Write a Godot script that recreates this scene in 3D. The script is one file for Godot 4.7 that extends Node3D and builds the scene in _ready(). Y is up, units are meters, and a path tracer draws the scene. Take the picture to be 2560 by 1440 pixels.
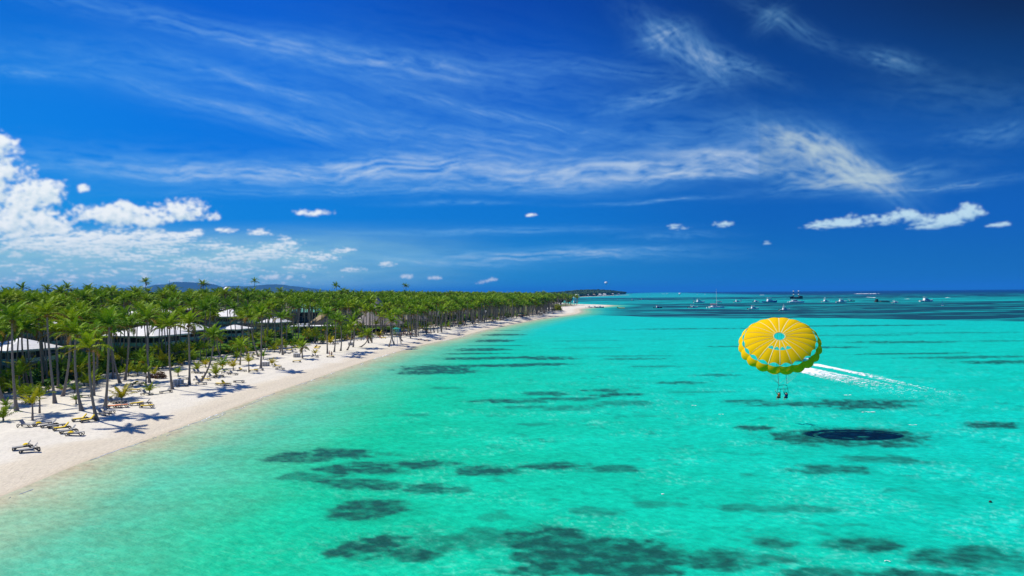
extends Node3D
# A palm beach seen from a drone: turquoise lagoon, resort roofs in the palm grove, parasail over the water.
# x right, y up, z towards the viewer; metres; sea level is y = 0.

const EYE := 20.5
var M := {}                     # materials
var used := {}                  # names already taken at top level
var rng := RandomNumberGenerator.new()
var n_a := FastNoiseLite.new()
var n_b := FastNoiseLite.new()
var n_c := FastNoiseLite.new()
var n_d := FastNoiseLite.new()
var shore := PackedVector2Array()    # (z, x of the water's edge), from near to far
var palms := []                 # every palm that is planted: [x, z]
var crowns := []                # crown variants: arrays of frond meshes
var crown_mesh := []            # the same, each joined into one mesh
var young := []
var young_mesh := []


func _ready() -> void:
	rng.seed = 71
	# ---------------------------------------------------------------- camera, sky, sun, exposure
	var cam := Camera3D.new()
	cam.name = "camera"
	cam.fov = rad_to_deg(2.0 * atan(720.0 / 1700.0))
	cam.near = 0.5
	cam.far = 90000.0
	cam.position = Vector3(0, EYE, 0)
	cam.rotation = Vector3(atan(13.0 / 1700.0), 0, -0.0084)
	add_child(cam)
	cam.current = true
	set_noise(n_a, 11, 5, 0.55)
	set_noise(n_b, 23, 4, 0.5)
	set_noise(n_c, 37, 3, 0.5)
	set_noise(n_d, 53, 2, 0.5)
	var env := Environment.new()
	env.background_mode = Environment.BG_SKY
	env.tonemap_mode = Environment.TONE_MAPPER_LINEAR
	env.tonemap_exposure = 1.15
	env.sdfgi_enabled = true
	env.ssao_enabled = true
	env.ssil_enabled = true
	env.fog_enabled = true
	env.fog_density = 0.000038
	env.fog_light_color = Color(0.19, 0.62, 1.0)
	var sky := Sky.new()
	var pan := PanoramaSkyMaterial.new()
	pan.panorama = sky_picture()
	sky.sky_material = pan
	env.sky = sky
	env.background_energy_multiplier = 0.9
	var we := WorldEnvironment.new()
	we.name = "world_environment"
	we.environment = env
	add_child(we)
	var sun := DirectionalLight3D.new()
	sun.name = "sun"
	sun.light_energy = 1.6
	sun.light_color = Color(1.0, 0.972, 0.925)
	sun.light_angular_distance = 1.0
	sun.shadow_enabled = true
	sun.look_at_from_position(Vector3(-0.88, tan(deg_to_rad(52.0)), -0.475), Vector3.ZERO)
	add_child(sun)
	# ---------------------------------------------------------------- the place
	materials()
	make_shore()
	build_sea()
	build_land()
	build_hills()
	build_buildings()
	build_palms()
	build_beach_things()
	build_boats()
	build_parasail()


func set_noise(n: FastNoiseLite, s: int, octaves: int, gain: float) -> void:
	n.seed = s
	n.noise_type = FastNoiseLite.TYPE_SIMPLEX
	n.frequency = 1.0
	n.fractal_type = FastNoiseLite.FRACTAL_FBM
	n.fractal_octaves = octaves
	n.fractal_gain = gain


func lin(r: float, g: float, b: float) -> Color:
	return Color(r / 255.0, g / 255.0, b / 255.0).srgb_to_linear()


# ==================================================================== sky: air and clouds as a function of direction
var sky_grid := []
var streaks := []
var puffs := []

func sky_tables() -> void:
	# colour of the clear air by direction: columns go from the sunward left to the right, rows from 23 degrees up down to the horizon
	sky_grid = [
		[lin(14, 108, 210), lin(13, 94, 205), lin(10, 70, 170), lin(12, 54, 120), lin(14, 38, 80)],
		[lin(16, 124, 222), lin(12, 110, 218), lin(10, 88, 194), lin(12, 66, 142), lin(14, 60, 120)],
		[lin(16, 130, 226), lin(12, 116, 220), lin(12, 102, 206), lin(14, 86, 174), lin(16, 84, 166)],
		[lin(34, 150, 224), lin(18, 130, 218), lin(16, 118, 206), lin(16, 96, 182), lin(18, 94, 182)],
		[lin(112, 184, 206), lin(80, 168, 204), lin(40, 142, 198), lin(24, 116, 184), lin(23, 106, 174)],
	]
	var s := func(cx: float, cy: float, rx: float, ry: float, deg: float, k: float): streaks.append([cx, cy, rx, ry, cos(deg_to_rad(deg)), sin(deg_to_rad(deg)), k, clampf(rx * 0.9, 90.0, 360.0), clampf(ry * 0.75, 12.0, 34.0)])
	s.call(540, 66, 420, 30, 12, 0.34)
	s.call(980, 150, 360, 38, 9, 0.40)
	s.call(1480, 168, 250, 26, 6, 0.22)
	s.call(860, 250, 420, 45, 14, 0.20)
	s.call(300, 150, 420, 60, 6, 0.20)
	s.call(640, 200, 260, 20, 20, 0.22)
	s.call(420, 230, 260, 24, 16, 0.18)
	s.call(1100, 250, 260, 24, 18, 0.24)
	s.call(700, 300, 300, 22, 16, 0.22)
	s.call(1330, 300, 220, 22, 14, 0.26)
	s.call(60, 175, 130, 14, 8, 0.30)
	s.call(880, 330, 420, 40, 12, 0.30)
	s.call(1240, 355, 260, 32, 8, 0.30)
	s.call(950, 418, 320, 34, 0, 0.85)
	s.call(600, 432, 330, 26, 2, 0.62)
	s.call(300, 400, 330, 45, 3, 0.38)
	s.call(1340, 440, 270, 36, -3, 0.60)
	s.call(1600, 432, 220, 34, -4, 0.62)
	s.call(1850, 400, 220, 40, -5, 0.5)
	s.call(2080, 400, 150, 46, 24, 0.9)
	s.call(2020, 380, 160, 26, 18, 0.45)
	s.call(2160, 425, 120, 36, 38, 0.6)
	s.call(1930, 425, 200, 26, 10, 0.45)
	s.call(2150, 452, 190, 25, -6, 0.8)
	s.call(1750, 444, 190, 12, -4, 0.6)
	s.call(2380, 468, 170, 12, -6, 0.5)
	s.call(1700, 112, 110, 42, 34, 0.44)
	s.call(1660, 90, 60, 26, -18, 0.36)
	s.call(1780, 150, 70, 30, 52, 0.34)
	s.call(1935, 55, 40, 22, -35, 0.30)
	s.call(1850, 160, 110, 26, 20, 0.36)
	s.call(1640, 250, 130, 28, -12, 0.36)
	s.call(1990, 72, 120, 22, 25, 0.26)
	s.call(2240, 160, 75, 24, 14, 0.40)
	s.call(2500, 342, 130, 28, -6, 0.30)
	s.call(2420, 250, 200, 60, 5, 0.12)
	s.call(900, 476, 500, 12, 0, 0.34)
	s.call(1150, 508, 130, 5, 0, 0.40)
	s.call(1640, 503, 150, 5, -2, 0.5)
	s.call(1240, 575, 300, 9, 0, 0.45)
	s.call(1350, 640, 330, 19, 0, 0.72)
	s.call(1080, 652, 200, 13, 3, 0.5)
	s.call(1560, 632, 150, 10, -2, 0.35)
	s.call(1700, 350, 350, 60, -3, 0.22)
	s.call(1200, 200, 420, 130, 10, 0.10)
	s.call(1690, 595, 110, 10, 0, 0.30)
	var c := func(cx: float, cy: float, rx: float, ry: float): puffs.append([cx, cy, rx * 1.12, ry * 1.15])
	c.call(8, 385, 60, 50)
	c.call(30, 500, 90, 66)
	c.call(115, 480, 52, 44)
	c.call(20, 548, 110, 34)
	c.call(80, 540, 70, 44)
	c.call(-30, 450, 80, 40)
	c.call(330, 640, 60, 14)
	c.call(420, 622, 46, 15)
	c.call(540, 612, 44, 12)
	c.call(560, 668, 60, 12)
	c.call(760, 664, 50, 11)
	c.call(860, 622, 34, 9)
	c.call(880, 672, 36, 8)
	c.call(1020, 690, 26, 7)
	c.call(1090, 694, 22, 6)
	c.call(690, 690, 46, 9)
	c.call(20, 560, 100, 34)
	c.call(370, 535, 110, 22)
	c.call(250, 530, 50, 22)
	c.call(180, 605, 110, 22)
	c.call(300, 585, 80, 26)
	c.call(-20, 360, 60, 50)
	c.call(60, 600, 80, 22)
	c.call(430, 590, 90, 22)
	c.call(220, 625, 120, 22)
	c.call(600, 640, 70, 18)
	c.call(800, 640, 60, 14)
	c.call(480, 655, 60, 16)
	c.call(228, 522, 62, 27)
	c.call(310, 503, 26, 15)
	c.call(420, 517, 92, 28)
	c.call(490, 528, 36, 22)
	c.call(537, 536, 20, 15)
	c.call(211, 463, 17, 14)
	c.call(150, 590, 80, 32)
	c.call(360, 548, 60, 16)
	c.call(300, 600, 110, 22)
	c.call(650, 576, 36, 12)
	c.call(566, 571, 28, 9)
	c.call(495, 574, 24, 13)
	c.call(787, 527, 64, 11)
	c.call(675, 628, 80, 24)
	c.call(716, 606, 26, 18)
	c.call(968, 659, 24, 9)
	c.call(2040, 574, 50, 10)
	c.call(2100, 566, 52, 14)
	c.call(2160, 560, 50, 17)
	c.call(2215, 556, 46, 18)
	c.call(2268, 550, 44, 20)
	c.call(2320, 574, 60, 13)
	c.call(2368, 562, 54, 20)
	c.call(2410, 544, 44, 26)
	c.call(2432, 532, 28, 20)
	c.call(1803, 565, 30, 10)
	c.call(1690, 572, 34, 9)
	c.call(1918, 615, 12, 6)
	c.call(2500, 572, 34, 9)
	c.call(1200, 706, 18, 6)
	c.call(1232, 700, 14, 6)
	c.call(1330, 538, 18, 5)


func sky_picture() -> ImageTexture:
	sky_tables()
	var wide := 4096
	var low := Image.create_empty(512, 256, false, Image.FORMAT_RGBF)
	var sea := lin(24, 70, 120)
	for j in 256:
		for i in 512:
			low.set_pixel((i + 256) % 512, j, sea if j >= 130 else sky_color((i + 0.5) / 512.0 * TAU - PI, PI / 2 - (j + 0.5) / 256.0 * PI))
	low.resize(wide, wide / 2, Image.INTERPOLATE_BILINEAR)
	# the part towards the bay once more, finely: the same function of direction
	var x0 := int(wide * (0.5 - 40.0 / 360.0))
	var x1 := int(wide * (0.5 + 40.0 / 360.0))
	var y0 := int(wide / 2 * (0.5 - 25.0 / 180.0))
	for j in range(y0, wide / 4 + 2):
		for i in range(x0, x1):
			low.set_pixel((i + wide / 2) % wide, j, sky_color((i + 0.5) / wide * TAU - PI, PI / 2 - (j + 0.5) / (wide / 2) * PI))
	return ImageTexture.create_from_image(low)


var streak_by := {}             # the same streaks and puffs, listed by 64-pixel columns of the sky
var puff_by := {}

func nearby(list: Array, px: float, reach: float, store: Dictionary) -> Array:
	var key := floori(px / 64.0)
	if not store.has(key):
		var mine := []
		for s in list:
			if absf(s[0] - key * 64.0 - 32.0) < s[2] * reach + s[3] * 1.2 + 40.0: mine.append(s)
		store[key] = mine
	return store[key]


func cumulus(px: float, py: float, field: float, size: float) -> float:
	var e := 0.0
	var low := 0.0
	for p in nearby(puffs, px, 1.7, puff_by):
		var dy: float = (py - p[1]) / p[3]
		if absf(dy) > 1.8: continue
		var dx: float = (px - p[0]) / p[2]
		var w := exp(-(dx * dx + dy * dy * (1.0 if dy < 0.0 else 2.0)) * 1.5)
		e += w
		low += w * dy
	var best := 1.0 - exp(-e * 1.9)
	under = clampf(low / maxf(e, 0.01), -1.0, 1.0)
	best = maxf(best, field)
	if best < 0.04:
		return -1.0
	return best - 0.46 + 0.42 * n_a.get_noise_2d(px / (104.0 * size), py / (70.0 * size)) + 0.24 * n_b.get_noise_2d(px / (26.0 * size) + 40.0, py / (19.0 * size))


var under := 0.0               # how low in its cloud the last sample lay

func sky_color(az: float, el: float) -> Color:
	var a := clampf(az, -0.87, 0.87)
	var px := 1280.0 + 1700.0 * tan(a)
	var py := 733.0 - 1700.0 * tan(clampf(el, -0.05, 0.62)) / cos(a)
	var here := smoothstep(0.86, 0.72, absf(az)) * smoothstep(0.60, 0.48, el)
	var gx := clampf(px / 640.0, 0.0, 3.999)
	var gy := clampf(py / 180.0, 0.0, 3.999)
	var i := int(gx)
	var j := int(gy)
	var fx := smoothstep(0.0, 1.0, gx - i) * 0.5 + (gx - i) * 0.5
	var fy := smoothstep(0.0, 1.0, gy - j) * 0.5 + (gy - j) * 0.5
	var col: Color = sky_grid[j][i].lerp(sky_grid[j][i + 1], fx).lerp(sky_grid[j + 1][i].lerp(sky_grid[j + 1][i + 1], fx), fy)
	var side := smoothstep(-0.9, 0.9, sin(az) if absf(az) < PI / 2 else signf(az))
	var general: Color = lin(34, 128, 200).lerp(lin(15, 82, 180), smoothstep(0.0, 0.7, el)).lerp(lin(22, 100, 190).lerp(lin(12, 66, 156), smoothstep(0.0, 0.7, el)), side)
	col = general.lerp(col, here)
	# high thin cloud
	var warp := n_d.get_noise_2d(px / 620.0, py / 300.0)
	var k := 0.0
	for s in nearby(streaks, px, 2.8, streak_by):
		var dy: float = py - s[1] + warp * 10.0
		if absf(dy) > s[3] * 2.8 + s[2] * 2.8 * absf(s[5]): continue
		var dx: float = px - s[0]
		var u: float = (dx * s[4] + dy * s[5]) / s[2]
		var v: float = (dy * s[4] - dx * s[5]) / s[3]
		var d := u * u * 0.9 + v * v * 1.1
		if d < 4.5:
			var uu: float = dx * s[4] + dy * s[5] + s[0]
			var vv: float = dy * s[4] - dx * s[5] + s[1] * 3.0
			var bend := n_c.get_noise_2d(uu / 300.0, vv / 160.0)
			var fib := 0.62 + 0.66 * n_a.get_noise_2d(uu / s[7] + bend * 0.6, (vv + bend * 12.0) / s[8]) + 0.34 * n_b.get_noise_2d(uu / (s[7] * 0.42), (vv + bend * 18.0) / (s[8] * 0.8) + 9.0)
			k += exp(-d) * s[6] * clampf(fib, 0.0, 1.6)
	k = 1.0 - exp(-1.0 * k)
	var around := clampf(0.5 * n_a.get_noise_2d(sin(az) * 6.0 + el * 3.0, cos(az) * 3.0 + el * 9.0), 0.0, 0.35)
	k = lerpf(around, k, here)
	col = col.lerp(lin(120, 190, 240).lerp(lin(214, 232, 240), smoothstep(0.15, 0.75, k)) if px < 1900.0 else lin(110, 178, 226).lerp(lin(196, 218, 220), smoothstep(0.15, 0.75, k)), clampf(k, 0.0, 0.86))
	# whitish air low over the land
	var veil := smoothstep(540.0, 640.0, py) * smoothstep(1350.0, 560.0, px) * (0.84 + 0.30 * n_b.get_noise_2d(px / 190.0, py / 26.0))
	col = col.lerp(lin(150, 203, 219), clampf(veil, 0.0, 0.88) * here)
	# fair-weather cumulus
	var env := smoothstep(1130.0, 500.0, px) * smoothstep(560.0, 640.0, py) * smoothstep(742.0, 700.0, py)
	var size := clampf((735.0 - py) / 100.0, 0.22, 1.0)
	var grain := lerpf(1.0, 0.42, smoothstep(560.0, 680.0, py))
	var field := -1.0
	if env > 0.0:
		field = env * (0.95 * n_c.get_noise_2d(px / (120.0 * size), py / (56.0 * size) + 31.0) + 0.38)
	var d := cumulus(px, py, field, grain) if here > 0.0 and py > 300.0 else -1.0
	if d > 0.0:
		var deep := under
		var up := cumulus(px - 10.0 * grain, py - 18.0 * grain, field - 0.06, grain)
		var lit := clampf(0.74 + (d - up) * 0.9 - 0.42 * smoothstep(-0.1, 0.9, deep), 0.0, 1.0)
		var white := lin(244, 249, 250) if px < 1500.0 else lin(196, 227, 240)
		var shade := lin(158, 198, 218) if px < 1500.0 else lin(96, 158, 204)
		col = col.lerp(shade.lerp(white, lit), smoothstep(0.0, 0.52, d) * here * lerpf(0.97, 0.72, smoothstep(540.0, 690.0, py)))
	return col


# ==================================================================== names, labels, meshes
func numbered(called: String) -> String:
	var n: int = used.get(called, -1) + 1
	used[called] = n
	return called if n == 0 else "%s_%03d" % [called, n]


func tag(o: Node3D, label: String, category: String, group := "", kind := "") -> Node3D:
	if label: o.set_meta("label", label)
	if category: o.set_meta("category", category)
	if group: o.set_meta("group", group)
	if kind: o.set_meta("kind", kind)
	return o


func thing(called: String, label: String, category: String, at := Vector3.ZERO, turn := 0.0, group := "") -> Node3D:
	var o := Node3D.new()
	o.name = numbered(called)
	o.position = at
	o.rotation.y = turn
	add_child(o)
	tag(o, label, category, group)
	return o


func part(called: String, mesh: Mesh, m: Material, parent: Node, at := Transform3D.IDENTITY) -> MeshInstance3D:
	var o := MeshInstance3D.new()
	o.name = called if parent != self else numbered(called)
	o.mesh = mesh
	o.material_override = m
	o.transform = at
	parent.add_child(o, true)
	return o


func again(o: Node3D, label: String, at: Vector3, turn: float, group := "") -> Node3D:
	var c: Node3D = o.duplicate()
	c.name = numbered(str(o.name).rstrip("0123456789").trim_suffix("_"))
	add_child(c)
	c.position = at
	c.rotation.y = turn
	c.set_meta("label", label)
	if group: c.set_meta("group", group)
	return c


class MB:                       # collects triangles; every tri() and quad() is given counter-clockwise as seen from outside
	var v := PackedVector3Array()
	var n := PackedVector3Array()
	var c := PackedColorArray()
	var uv := PackedVector2Array()
	var ix := PackedInt32Array()
	var ink := Color.WHITE
	func tri(p: Vector3, q: Vector3, r: Vector3) -> void:
		var m := (q - p).cross(r - p).normalized()
		var k := v.size()
		v.append_array([p, q, r])
		n.append_array([m, m, m])
		c.append_array([ink, ink, ink])
		uv.append_array([Vector2(p.x + p.z, p.y), Vector2(q.x + q.z, q.y), Vector2(r.x + r.z, r.y)])
		ix.append_array([k, k + 2, k + 1])
	func quad(p: Vector3, q: Vector3, r: Vector3, s: Vector3) -> void:
		var m := (r - p).cross(s - q).normalized()
		var k := v.size()
		v.append_array([p, q, r, s])
		n.append_array([m, m, m, m])
		c.append_array([ink, ink, ink, ink])
		uv.append_array([Vector2(0, 0), Vector2(1, 0), Vector2(1, 1), Vector2(0, 1)])
		ix.append_array([k, k + 2, k + 1, k, k + 3, k + 2])
	func box(at: Vector3, size: Vector3, b := Basis.IDENTITY) -> void:
		var p := []
		for i in 8:
			p.append(at + b * (Vector3(-0.5 if i & 1 == 0 else 0.5, -0.5 if i & 2 == 0 else 0.5, -0.5 if i & 4 == 0 else 0.5) * size))
		quad(p[4], p[5], p[7], p[6])
		quad(p[1], p[0], p[2], p[3])
		quad(p[5], p[1], p[3], p[7])
		quad(p[0], p[4], p[6], p[2])
		quad(p[6], p[7], p[3], p[2])
		quad(p[0], p[1], p[5], p[4])
	func bar(a: Vector3, b: Vector3, w: float, h := -1.0) -> void:
		var d := b - a
		var z := d.normalized()
		var x := (Vector3.UP if absf(z.y) < 0.95 else Vector3.RIGHT).cross(z).normalized()
		box((a + b) / 2, Vector3(w, h if h > 0 else w, d.length()), Basis(x, z.cross(x), z))
	func tube(pts: Array, radii: Array, sides := 6, caps := true) -> void:
		var first := v.size()
		var x := Vector3.RIGHT
		for i in pts.size():
			var d: Vector3 = (pts[mini(i + 1, pts.size() - 1)] - pts[maxi(i - 1, 0)]).normalized()
			if i == 0 and absf(d.x) > 0.9:
				x = Vector3.UP
			x = (x - d * x.dot(d)).normalized()
			var y := d.cross(x)
			for j in sides:
				var o := x * cos(TAU * j / sides) + y * sin(TAU * j / sides)
				v.append(pts[i] + o * radii[i])
				n.append(o)
				c.append(ink)
				uv.append(Vector2(float(j) / sides, i))
		for i in pts.size() - 1:
			for j in sides:
				var p := first + i * sides + j
				var q := first + i * sides + (j + 1) % sides
				ix.append_array([p, p + sides, q, q, p + sides, q + sides])
		if caps:
			for e in [0, pts.size() - 1]:
				for j in range(1, sides - 1):
					var k: int = first + e * sides
					if e == 0: tri(v[k], v[k + j + 1], v[k + j])
					else: tri(v[k], v[k + j], v[k + j + 1])
	func grid(nu: int, nv: int, f: Callable) -> void:      # smooth sheet: f(i, j) -> position; the outside is du x dv
		var first := v.size()
		for j in nv + 1:
			for i in nu + 1:
				v.append((f as Callable).call(i, j))
				c.append(ink)
				uv.append(Vector2(float(i) / nu, float(j) / nv))
		for j in nv + 1:
			for i in nu + 1:
				var k := first + j * (nu + 1) + i
				var du := v[k + (1 if i < nu else 0)] - v[k - (1 if i > 0 else 0)]
				var dv := v[k + (nu + 1 if j < nv else 0)] - v[k - (nu + 1 if j > 0 else 0)]
				n.append(du.cross(dv).normalized())
				if i < nu and j < nv:
					ix.append_array([k, k + nu + 1, k + 1, k + 1, k + nu + 1, k + nu + 2])
	func add(o: MB, t := Transform3D.IDENTITY) -> void:
		var first := v.size()
		for i in o.v.size():
			v.append(t * o.v[i])
			n.append((t.basis * o.n[i]).normalized())
		c.append_array(o.c)
		uv.append_array(o.uv)
		for i in o.ix:
			ix.append(first + i)
	func done() -> ArrayMesh:
		var a := []
		a.resize(Mesh.ARRAY_MAX)
		a[Mesh.ARRAY_VERTEX] = v
		a[Mesh.ARRAY_NORMAL] = n
		a[Mesh.ARRAY_COLOR] = c
		a[Mesh.ARRAY_TEX_UV] = uv
		a[Mesh.ARRAY_INDEX] = ix
		var m := ArrayMesh.new()
		m.add_surface_from_arrays(Mesh.PRIMITIVE_TRIANGLES, a)
		return m


func mat(called: String, c: Color, rough := 0.8, spec := 0.3) -> StandardMaterial3D:   # c is a linear base colour
	var m := StandardMaterial3D.new()
	m.resource_name = called
	m.albedo_color = c.linear_to_srgb()
	m.roughness = rough
	m.metallic_specular = spec
	M[called] = m
	return m


func noise_tex(size: int, freq: float, octaves: int, s: int, ramp: Array, type := FastNoiseLite.TYPE_SIMPLEX) -> NoiseTexture2D:
	var f := FastNoiseLite.new()
	f.noise_type = type
	f.seed = s
	f.frequency = freq
	f.fractal_octaves = octaves
	var t := NoiseTexture2D.new()
	t.width = size
	t.height = size
	t.seamless = true
	t.noise = f
	if ramp.size():
		var g := Gradient.new()
		g.offsets = PackedFloat32Array(ramp[0])
		g.colors = PackedColorArray(ramp[1])
		t.color_ramp = g
	return t


func grey(v: float) -> Color:
	return Color(v, v, v)


func materials() -> void:
	var w := mat("sea_water", Color(1, 1, 1), 0.45, 0.14)
	w.vertex_color_use_as_albedo = true
	w.albedo_texture = noise_tex(1024, 0.012, 5, 3, [[0.0, 0.42, 0.6, 0.78, 1.0], [grey(0.90), grey(0.94), grey(0.975), grey(0.99), grey(1.0)]])
	w.heightmap_enabled = true
	w.heightmap_texture = noise_tex(1024, 0.016, 4, 9, [])
	w.heightmap_scale = 11.0
	var s := mat("beach_sand", Color(1, 1, 1), 0.95, 0.15)
	s.vertex_color_use_as_albedo = true
	s.albedo_texture = noise_tex(1024, 0.02, 5, 5, [[0.0, 0.4, 0.6, 1.0], [grey(0.90), grey(0.965), grey(0.985), grey(1.0)]])
	s.heightmap_enabled = true
	s.heightmap_texture = noise_tex(1024, 0.03, 4, 6, [])
	s.heightmap_scale = 5.0
	var g := mat("ground_cover", Color(1, 1, 1), 0.95, 0.1)
	g.vertex_color_use_as_albedo = true
	g.heightmap_enabled = true
	g.heightmap_texture = noise_tex(512, 0.05, 4, 7, [])
	g.heightmap_scale = 12.0
	var h := mat("hill_forest", Color(0.045, 0.075, 0.03), 0.95, 0.1)
	h.vertex_color_use_as_albedo = true
	var t := mat("palm_bark", Color(0.36, 0.32, 0.27), 0.9, 0.2)
	t.uv1_scale = Vector3(1, 3.0, 1)
	t.albedo_texture = noise_tex(256, 0.03, 4, 8, [[0.0, 1.0], [grey(0.62), grey(1.0)]])
	t.heightmap_enabled = true
	t.heightmap_texture = t.albedo_texture
	t.heightmap_scale = 3.0
	leaf("palm_leaf", Color(1, 1, 1))
	leaf("bush_leaf", Color(1, 1, 1))
	mat("white_roof", Color(0.75, 0.75, 0.74), 0.75, 0.3).albedo_texture = noise_tex(512, 0.01, 5, 12, [[0.0, 0.5, 1.0], [grey(0.88), grey(0.97), grey(1.0)]])
	M.white_roof.uv1_triplanar = true
	M.white_roof.uv1_scale = Vector3(0.12, 0.12, 0.12)
	mat("white_paint", Color(0.78, 0.78, 0.76), 0.5, 0.4)
	mat("gel_coat", Color(0.80, 0.80, 0.79), 0.25, 0.5)
	mat("beige_wall", Color(0.42, 0.39, 0.34), 0.9, 0.2)
	mat("brown_wall", Color(0.17, 0.075, 0.045), 0.85, 0.2)
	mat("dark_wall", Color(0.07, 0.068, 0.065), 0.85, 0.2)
	mat("dark_wood", Color(0.055, 0.04, 0.03), 0.7, 0.3)
	mat("teal_roof", Color(0.03, 0.30, 0.24), 0.6, 0.3)
	mat("grey_concrete", Color(0.30, 0.30, 0.29), 0.9, 0.2)
	mat("window_glass", Color(0.05, 0.075, 0.085), 0.12, 0.5)
	var p := mat("balcony_glass", Color(0.35, 0.75, 0.72), 0.08, 0.5)
	p.transparency = BaseMaterial3D.TRANSPARENCY_ALPHA
	p.albedo_color.a = 0.45
	for a in [["grey_thatch", Color(0.44, 0.40, 0.385)], ["tan_thatch", Color(0.50, 0.40, 0.25)]]:
		var th := mat(a[0], a[1], 0.95, 0.1)
		th.uv1_triplanar = true
		th.uv1_scale = Vector3(0.55, 0.22, 0.55)
		th.albedo_texture = noise_tex(512, 0.035, 5, 14, [[0.0, 0.5, 1.0], [grey(0.45), grey(0.82), grey(1.0)]])
		th.heightmap_enabled = true
		th.heightmap_texture = th.albedo_texture
		th.heightmap_scale = 8.0
	mat("lounger_frame", Color(0.055, 0.055, 0.05), 0.5, 0.4)
	mat("grey_sling", Color(0.26, 0.27, 0.28), 0.8, 0.2)
	mat("yellow_towel", Color(0.80, 0.56, 0.02), 0.95, 0.1)
	mat("orange_towel", Color(0.72, 0.20, 0.05), 0.95, 0.1)
	mat("skin", Color(0.46, 0.26, 0.17), 0.6, 0.3)
	mat("hair", Color(0.03, 0.02, 0.015), 0.7, 0.3)
	mat("dark_cloth", Color(0.02, 0.025, 0.03), 0.9, 0.1)
	mat("blue_cloth", Color(0.02, 0.06, 0.24), 0.9, 0.1)
	mat("red_cloth", Color(0.5, 0.04, 0.03), 0.9, 0.1)
	mat("orange_vest", Color(0.85, 0.19, 0.04), 0.8, 0.2)
	mat("pink_vest", Color(0.75, 0.30, 0.24), 0.8, 0.2)
	mat("metal", Color(0.035, 0.05, 0.05), 0.4, 0.5)
	mat("rope", Color(0.45, 0.5, 0.48), 0.8, 0.2)
	mat("dark_line", Color(0.03, 0.05, 0.05), 0.8, 0.2)
	mat("foam", Color(0.85, 0.87, 0.87), 0.9, 0.1)
	mat("black_hull", Color(0.02, 0.018, 0.016), 0.5, 0.4)
	mat("brown_hull", Color(0.06, 0.035, 0.022), 0.6, 0.3)
	mat("blue_hull", Color(0.02, 0.09, 0.36), 0.3, 0.5)
	mat("yellow_rubber", Color(0.82, 0.55, 0.02), 0.45, 0.4)
	mat("red_paint", Color(0.55, 0.05, 0.03), 0.5, 0.4)
	mat("sail_cloth", Color(0.80, 0.80, 0.77), 0.8, 0.2)
	mat("teal_cloth", Color(0.02, 0.30, 0.25), 0.8, 0.2)
	mat("seam", Color(0.82, 0.70, 0.30), 0.8, 0.2)
	var y := mat("canopy_nylon", Color(1.0, 0.57, 0.004), 0.85, 0.1)
	y.backlight_enabled = true
	y.backlight = Color(0.74, 0.55, 0.03)
	var sc := mat("sail_nylon", Color(0.82, 0.83, 0.84), 0.6, 0.3)
	sc.backlight_enabled = true
	sc.backlight = Color(0.6, 0.6, 0.6)


func leaf(called: String, c: Color) -> void:
	var m := mat(called, c, 0.6, 0.16)
	m.vertex_color_use_as_albedo = true
	m.backlight_enabled = true
	m.backlight = Color(0.62, 0.62, 0.62)


# ==================================================================== land and sea
func make_shore() -> void:
	for p in ["", ""]: pass
	var add := func(x: float, z: float): shore.append(Vector2(-z, x))
	shore.append(Vector2(-60, -54))
	add.call(-52.53, -69.69)
	add.call(-53.11, -84.34)
	add.call(-52.24, -96.36)
	add.call(-51.19, -115.31)
	add.call(-49.81, -144.13)
	add.call(-46.73, -184.19)
	add.call(-43.48, -221.85)
	add.call(-37.24, -268.21)
	add.call(-25.76, -317.44)
	add.call(-13.71, -389.56)
	add.call(21.06, -531.69)
	add.call(60.16, -653.84)
	add.call(72, -720)
	add.call(88, -862)
	add.call(122, -945)
	add.call(150, -1030)
	add.call(156, -1075)
	add.call(138, -1130)
	add.call(104, -1230)
	add.call(96, -1500)
	add.call(120, -2166)
	add.call(196, -2786)
	add.call(406.41, -3457.97)
	add.call(684.38, -4477.94)
	add.call(873.15, -5086.44)
	add.call(830, -5300)
	add.call(400, -6000)
	add.call(-900, -7500)
	add.call(-3000, -12000)
	add.call(-3000, -60000)


func edge(z: float) -> float:                       # x of the water's edge at z
	var d := -z
	if d <= shore[0].x:
		return shore[0].y
	for i in range(1, shore.size()):
		if d <= shore[i].x:
			var a := shore[i - 1]
			var b := shore[i]
			var p := shore[maxi(i - 2, 0)]
			var q := shore[mini(i + 1, shore.size() - 1)]
			var w := b.x - a.x
			var ma := (b.y - p.y) / maxf(b.x - p.x, 0.1) * w
			var mb := (q.y - a.y) / maxf(q.x - a.x, 0.1) * w
			var t := (d - a.x) / w
			return a.y * (2 * t * t * t - 3 * t * t + 1) + ma * (t * t * t - 2 * t * t + t) + b.y * (3 * t * t - 2 * t * t * t) + mb * (t * t * t - t * t)
	return shore[-1].y


func lawn_edge(z: float) -> float:                  # x where the sand ends and the grass begins
	var d := -z
	var w := lerpf(53.0, 44.0, smoothstep(150.0, 420.0, d)) + 3.5 * n_c.get_noise_2d(d / 37.0, 5.0) + 1.2 * n_c.get_noise_2d(d / 7.0, 9.0)
	w += 16.0 * smoothstep(640.0, 860.0, d) * smoothstep(1180.0, 1000.0, d)
	return edge(z) - w


func ground_y(x: float, z: float) -> float:
	var s := edge(z) - x
	if s < 0.0:
		return maxf(s * 0.07, -3.0)
	var y := 0.55 * smoothstep(0.0, 7.0, s) + 0.65 * smoothstep(5.0, 19.0, s)
	return y + smoothstep(14.0, 24.0, s) * (0.16 * n_c.get_noise_2d(x / 11.0, z / 11.0))


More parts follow.
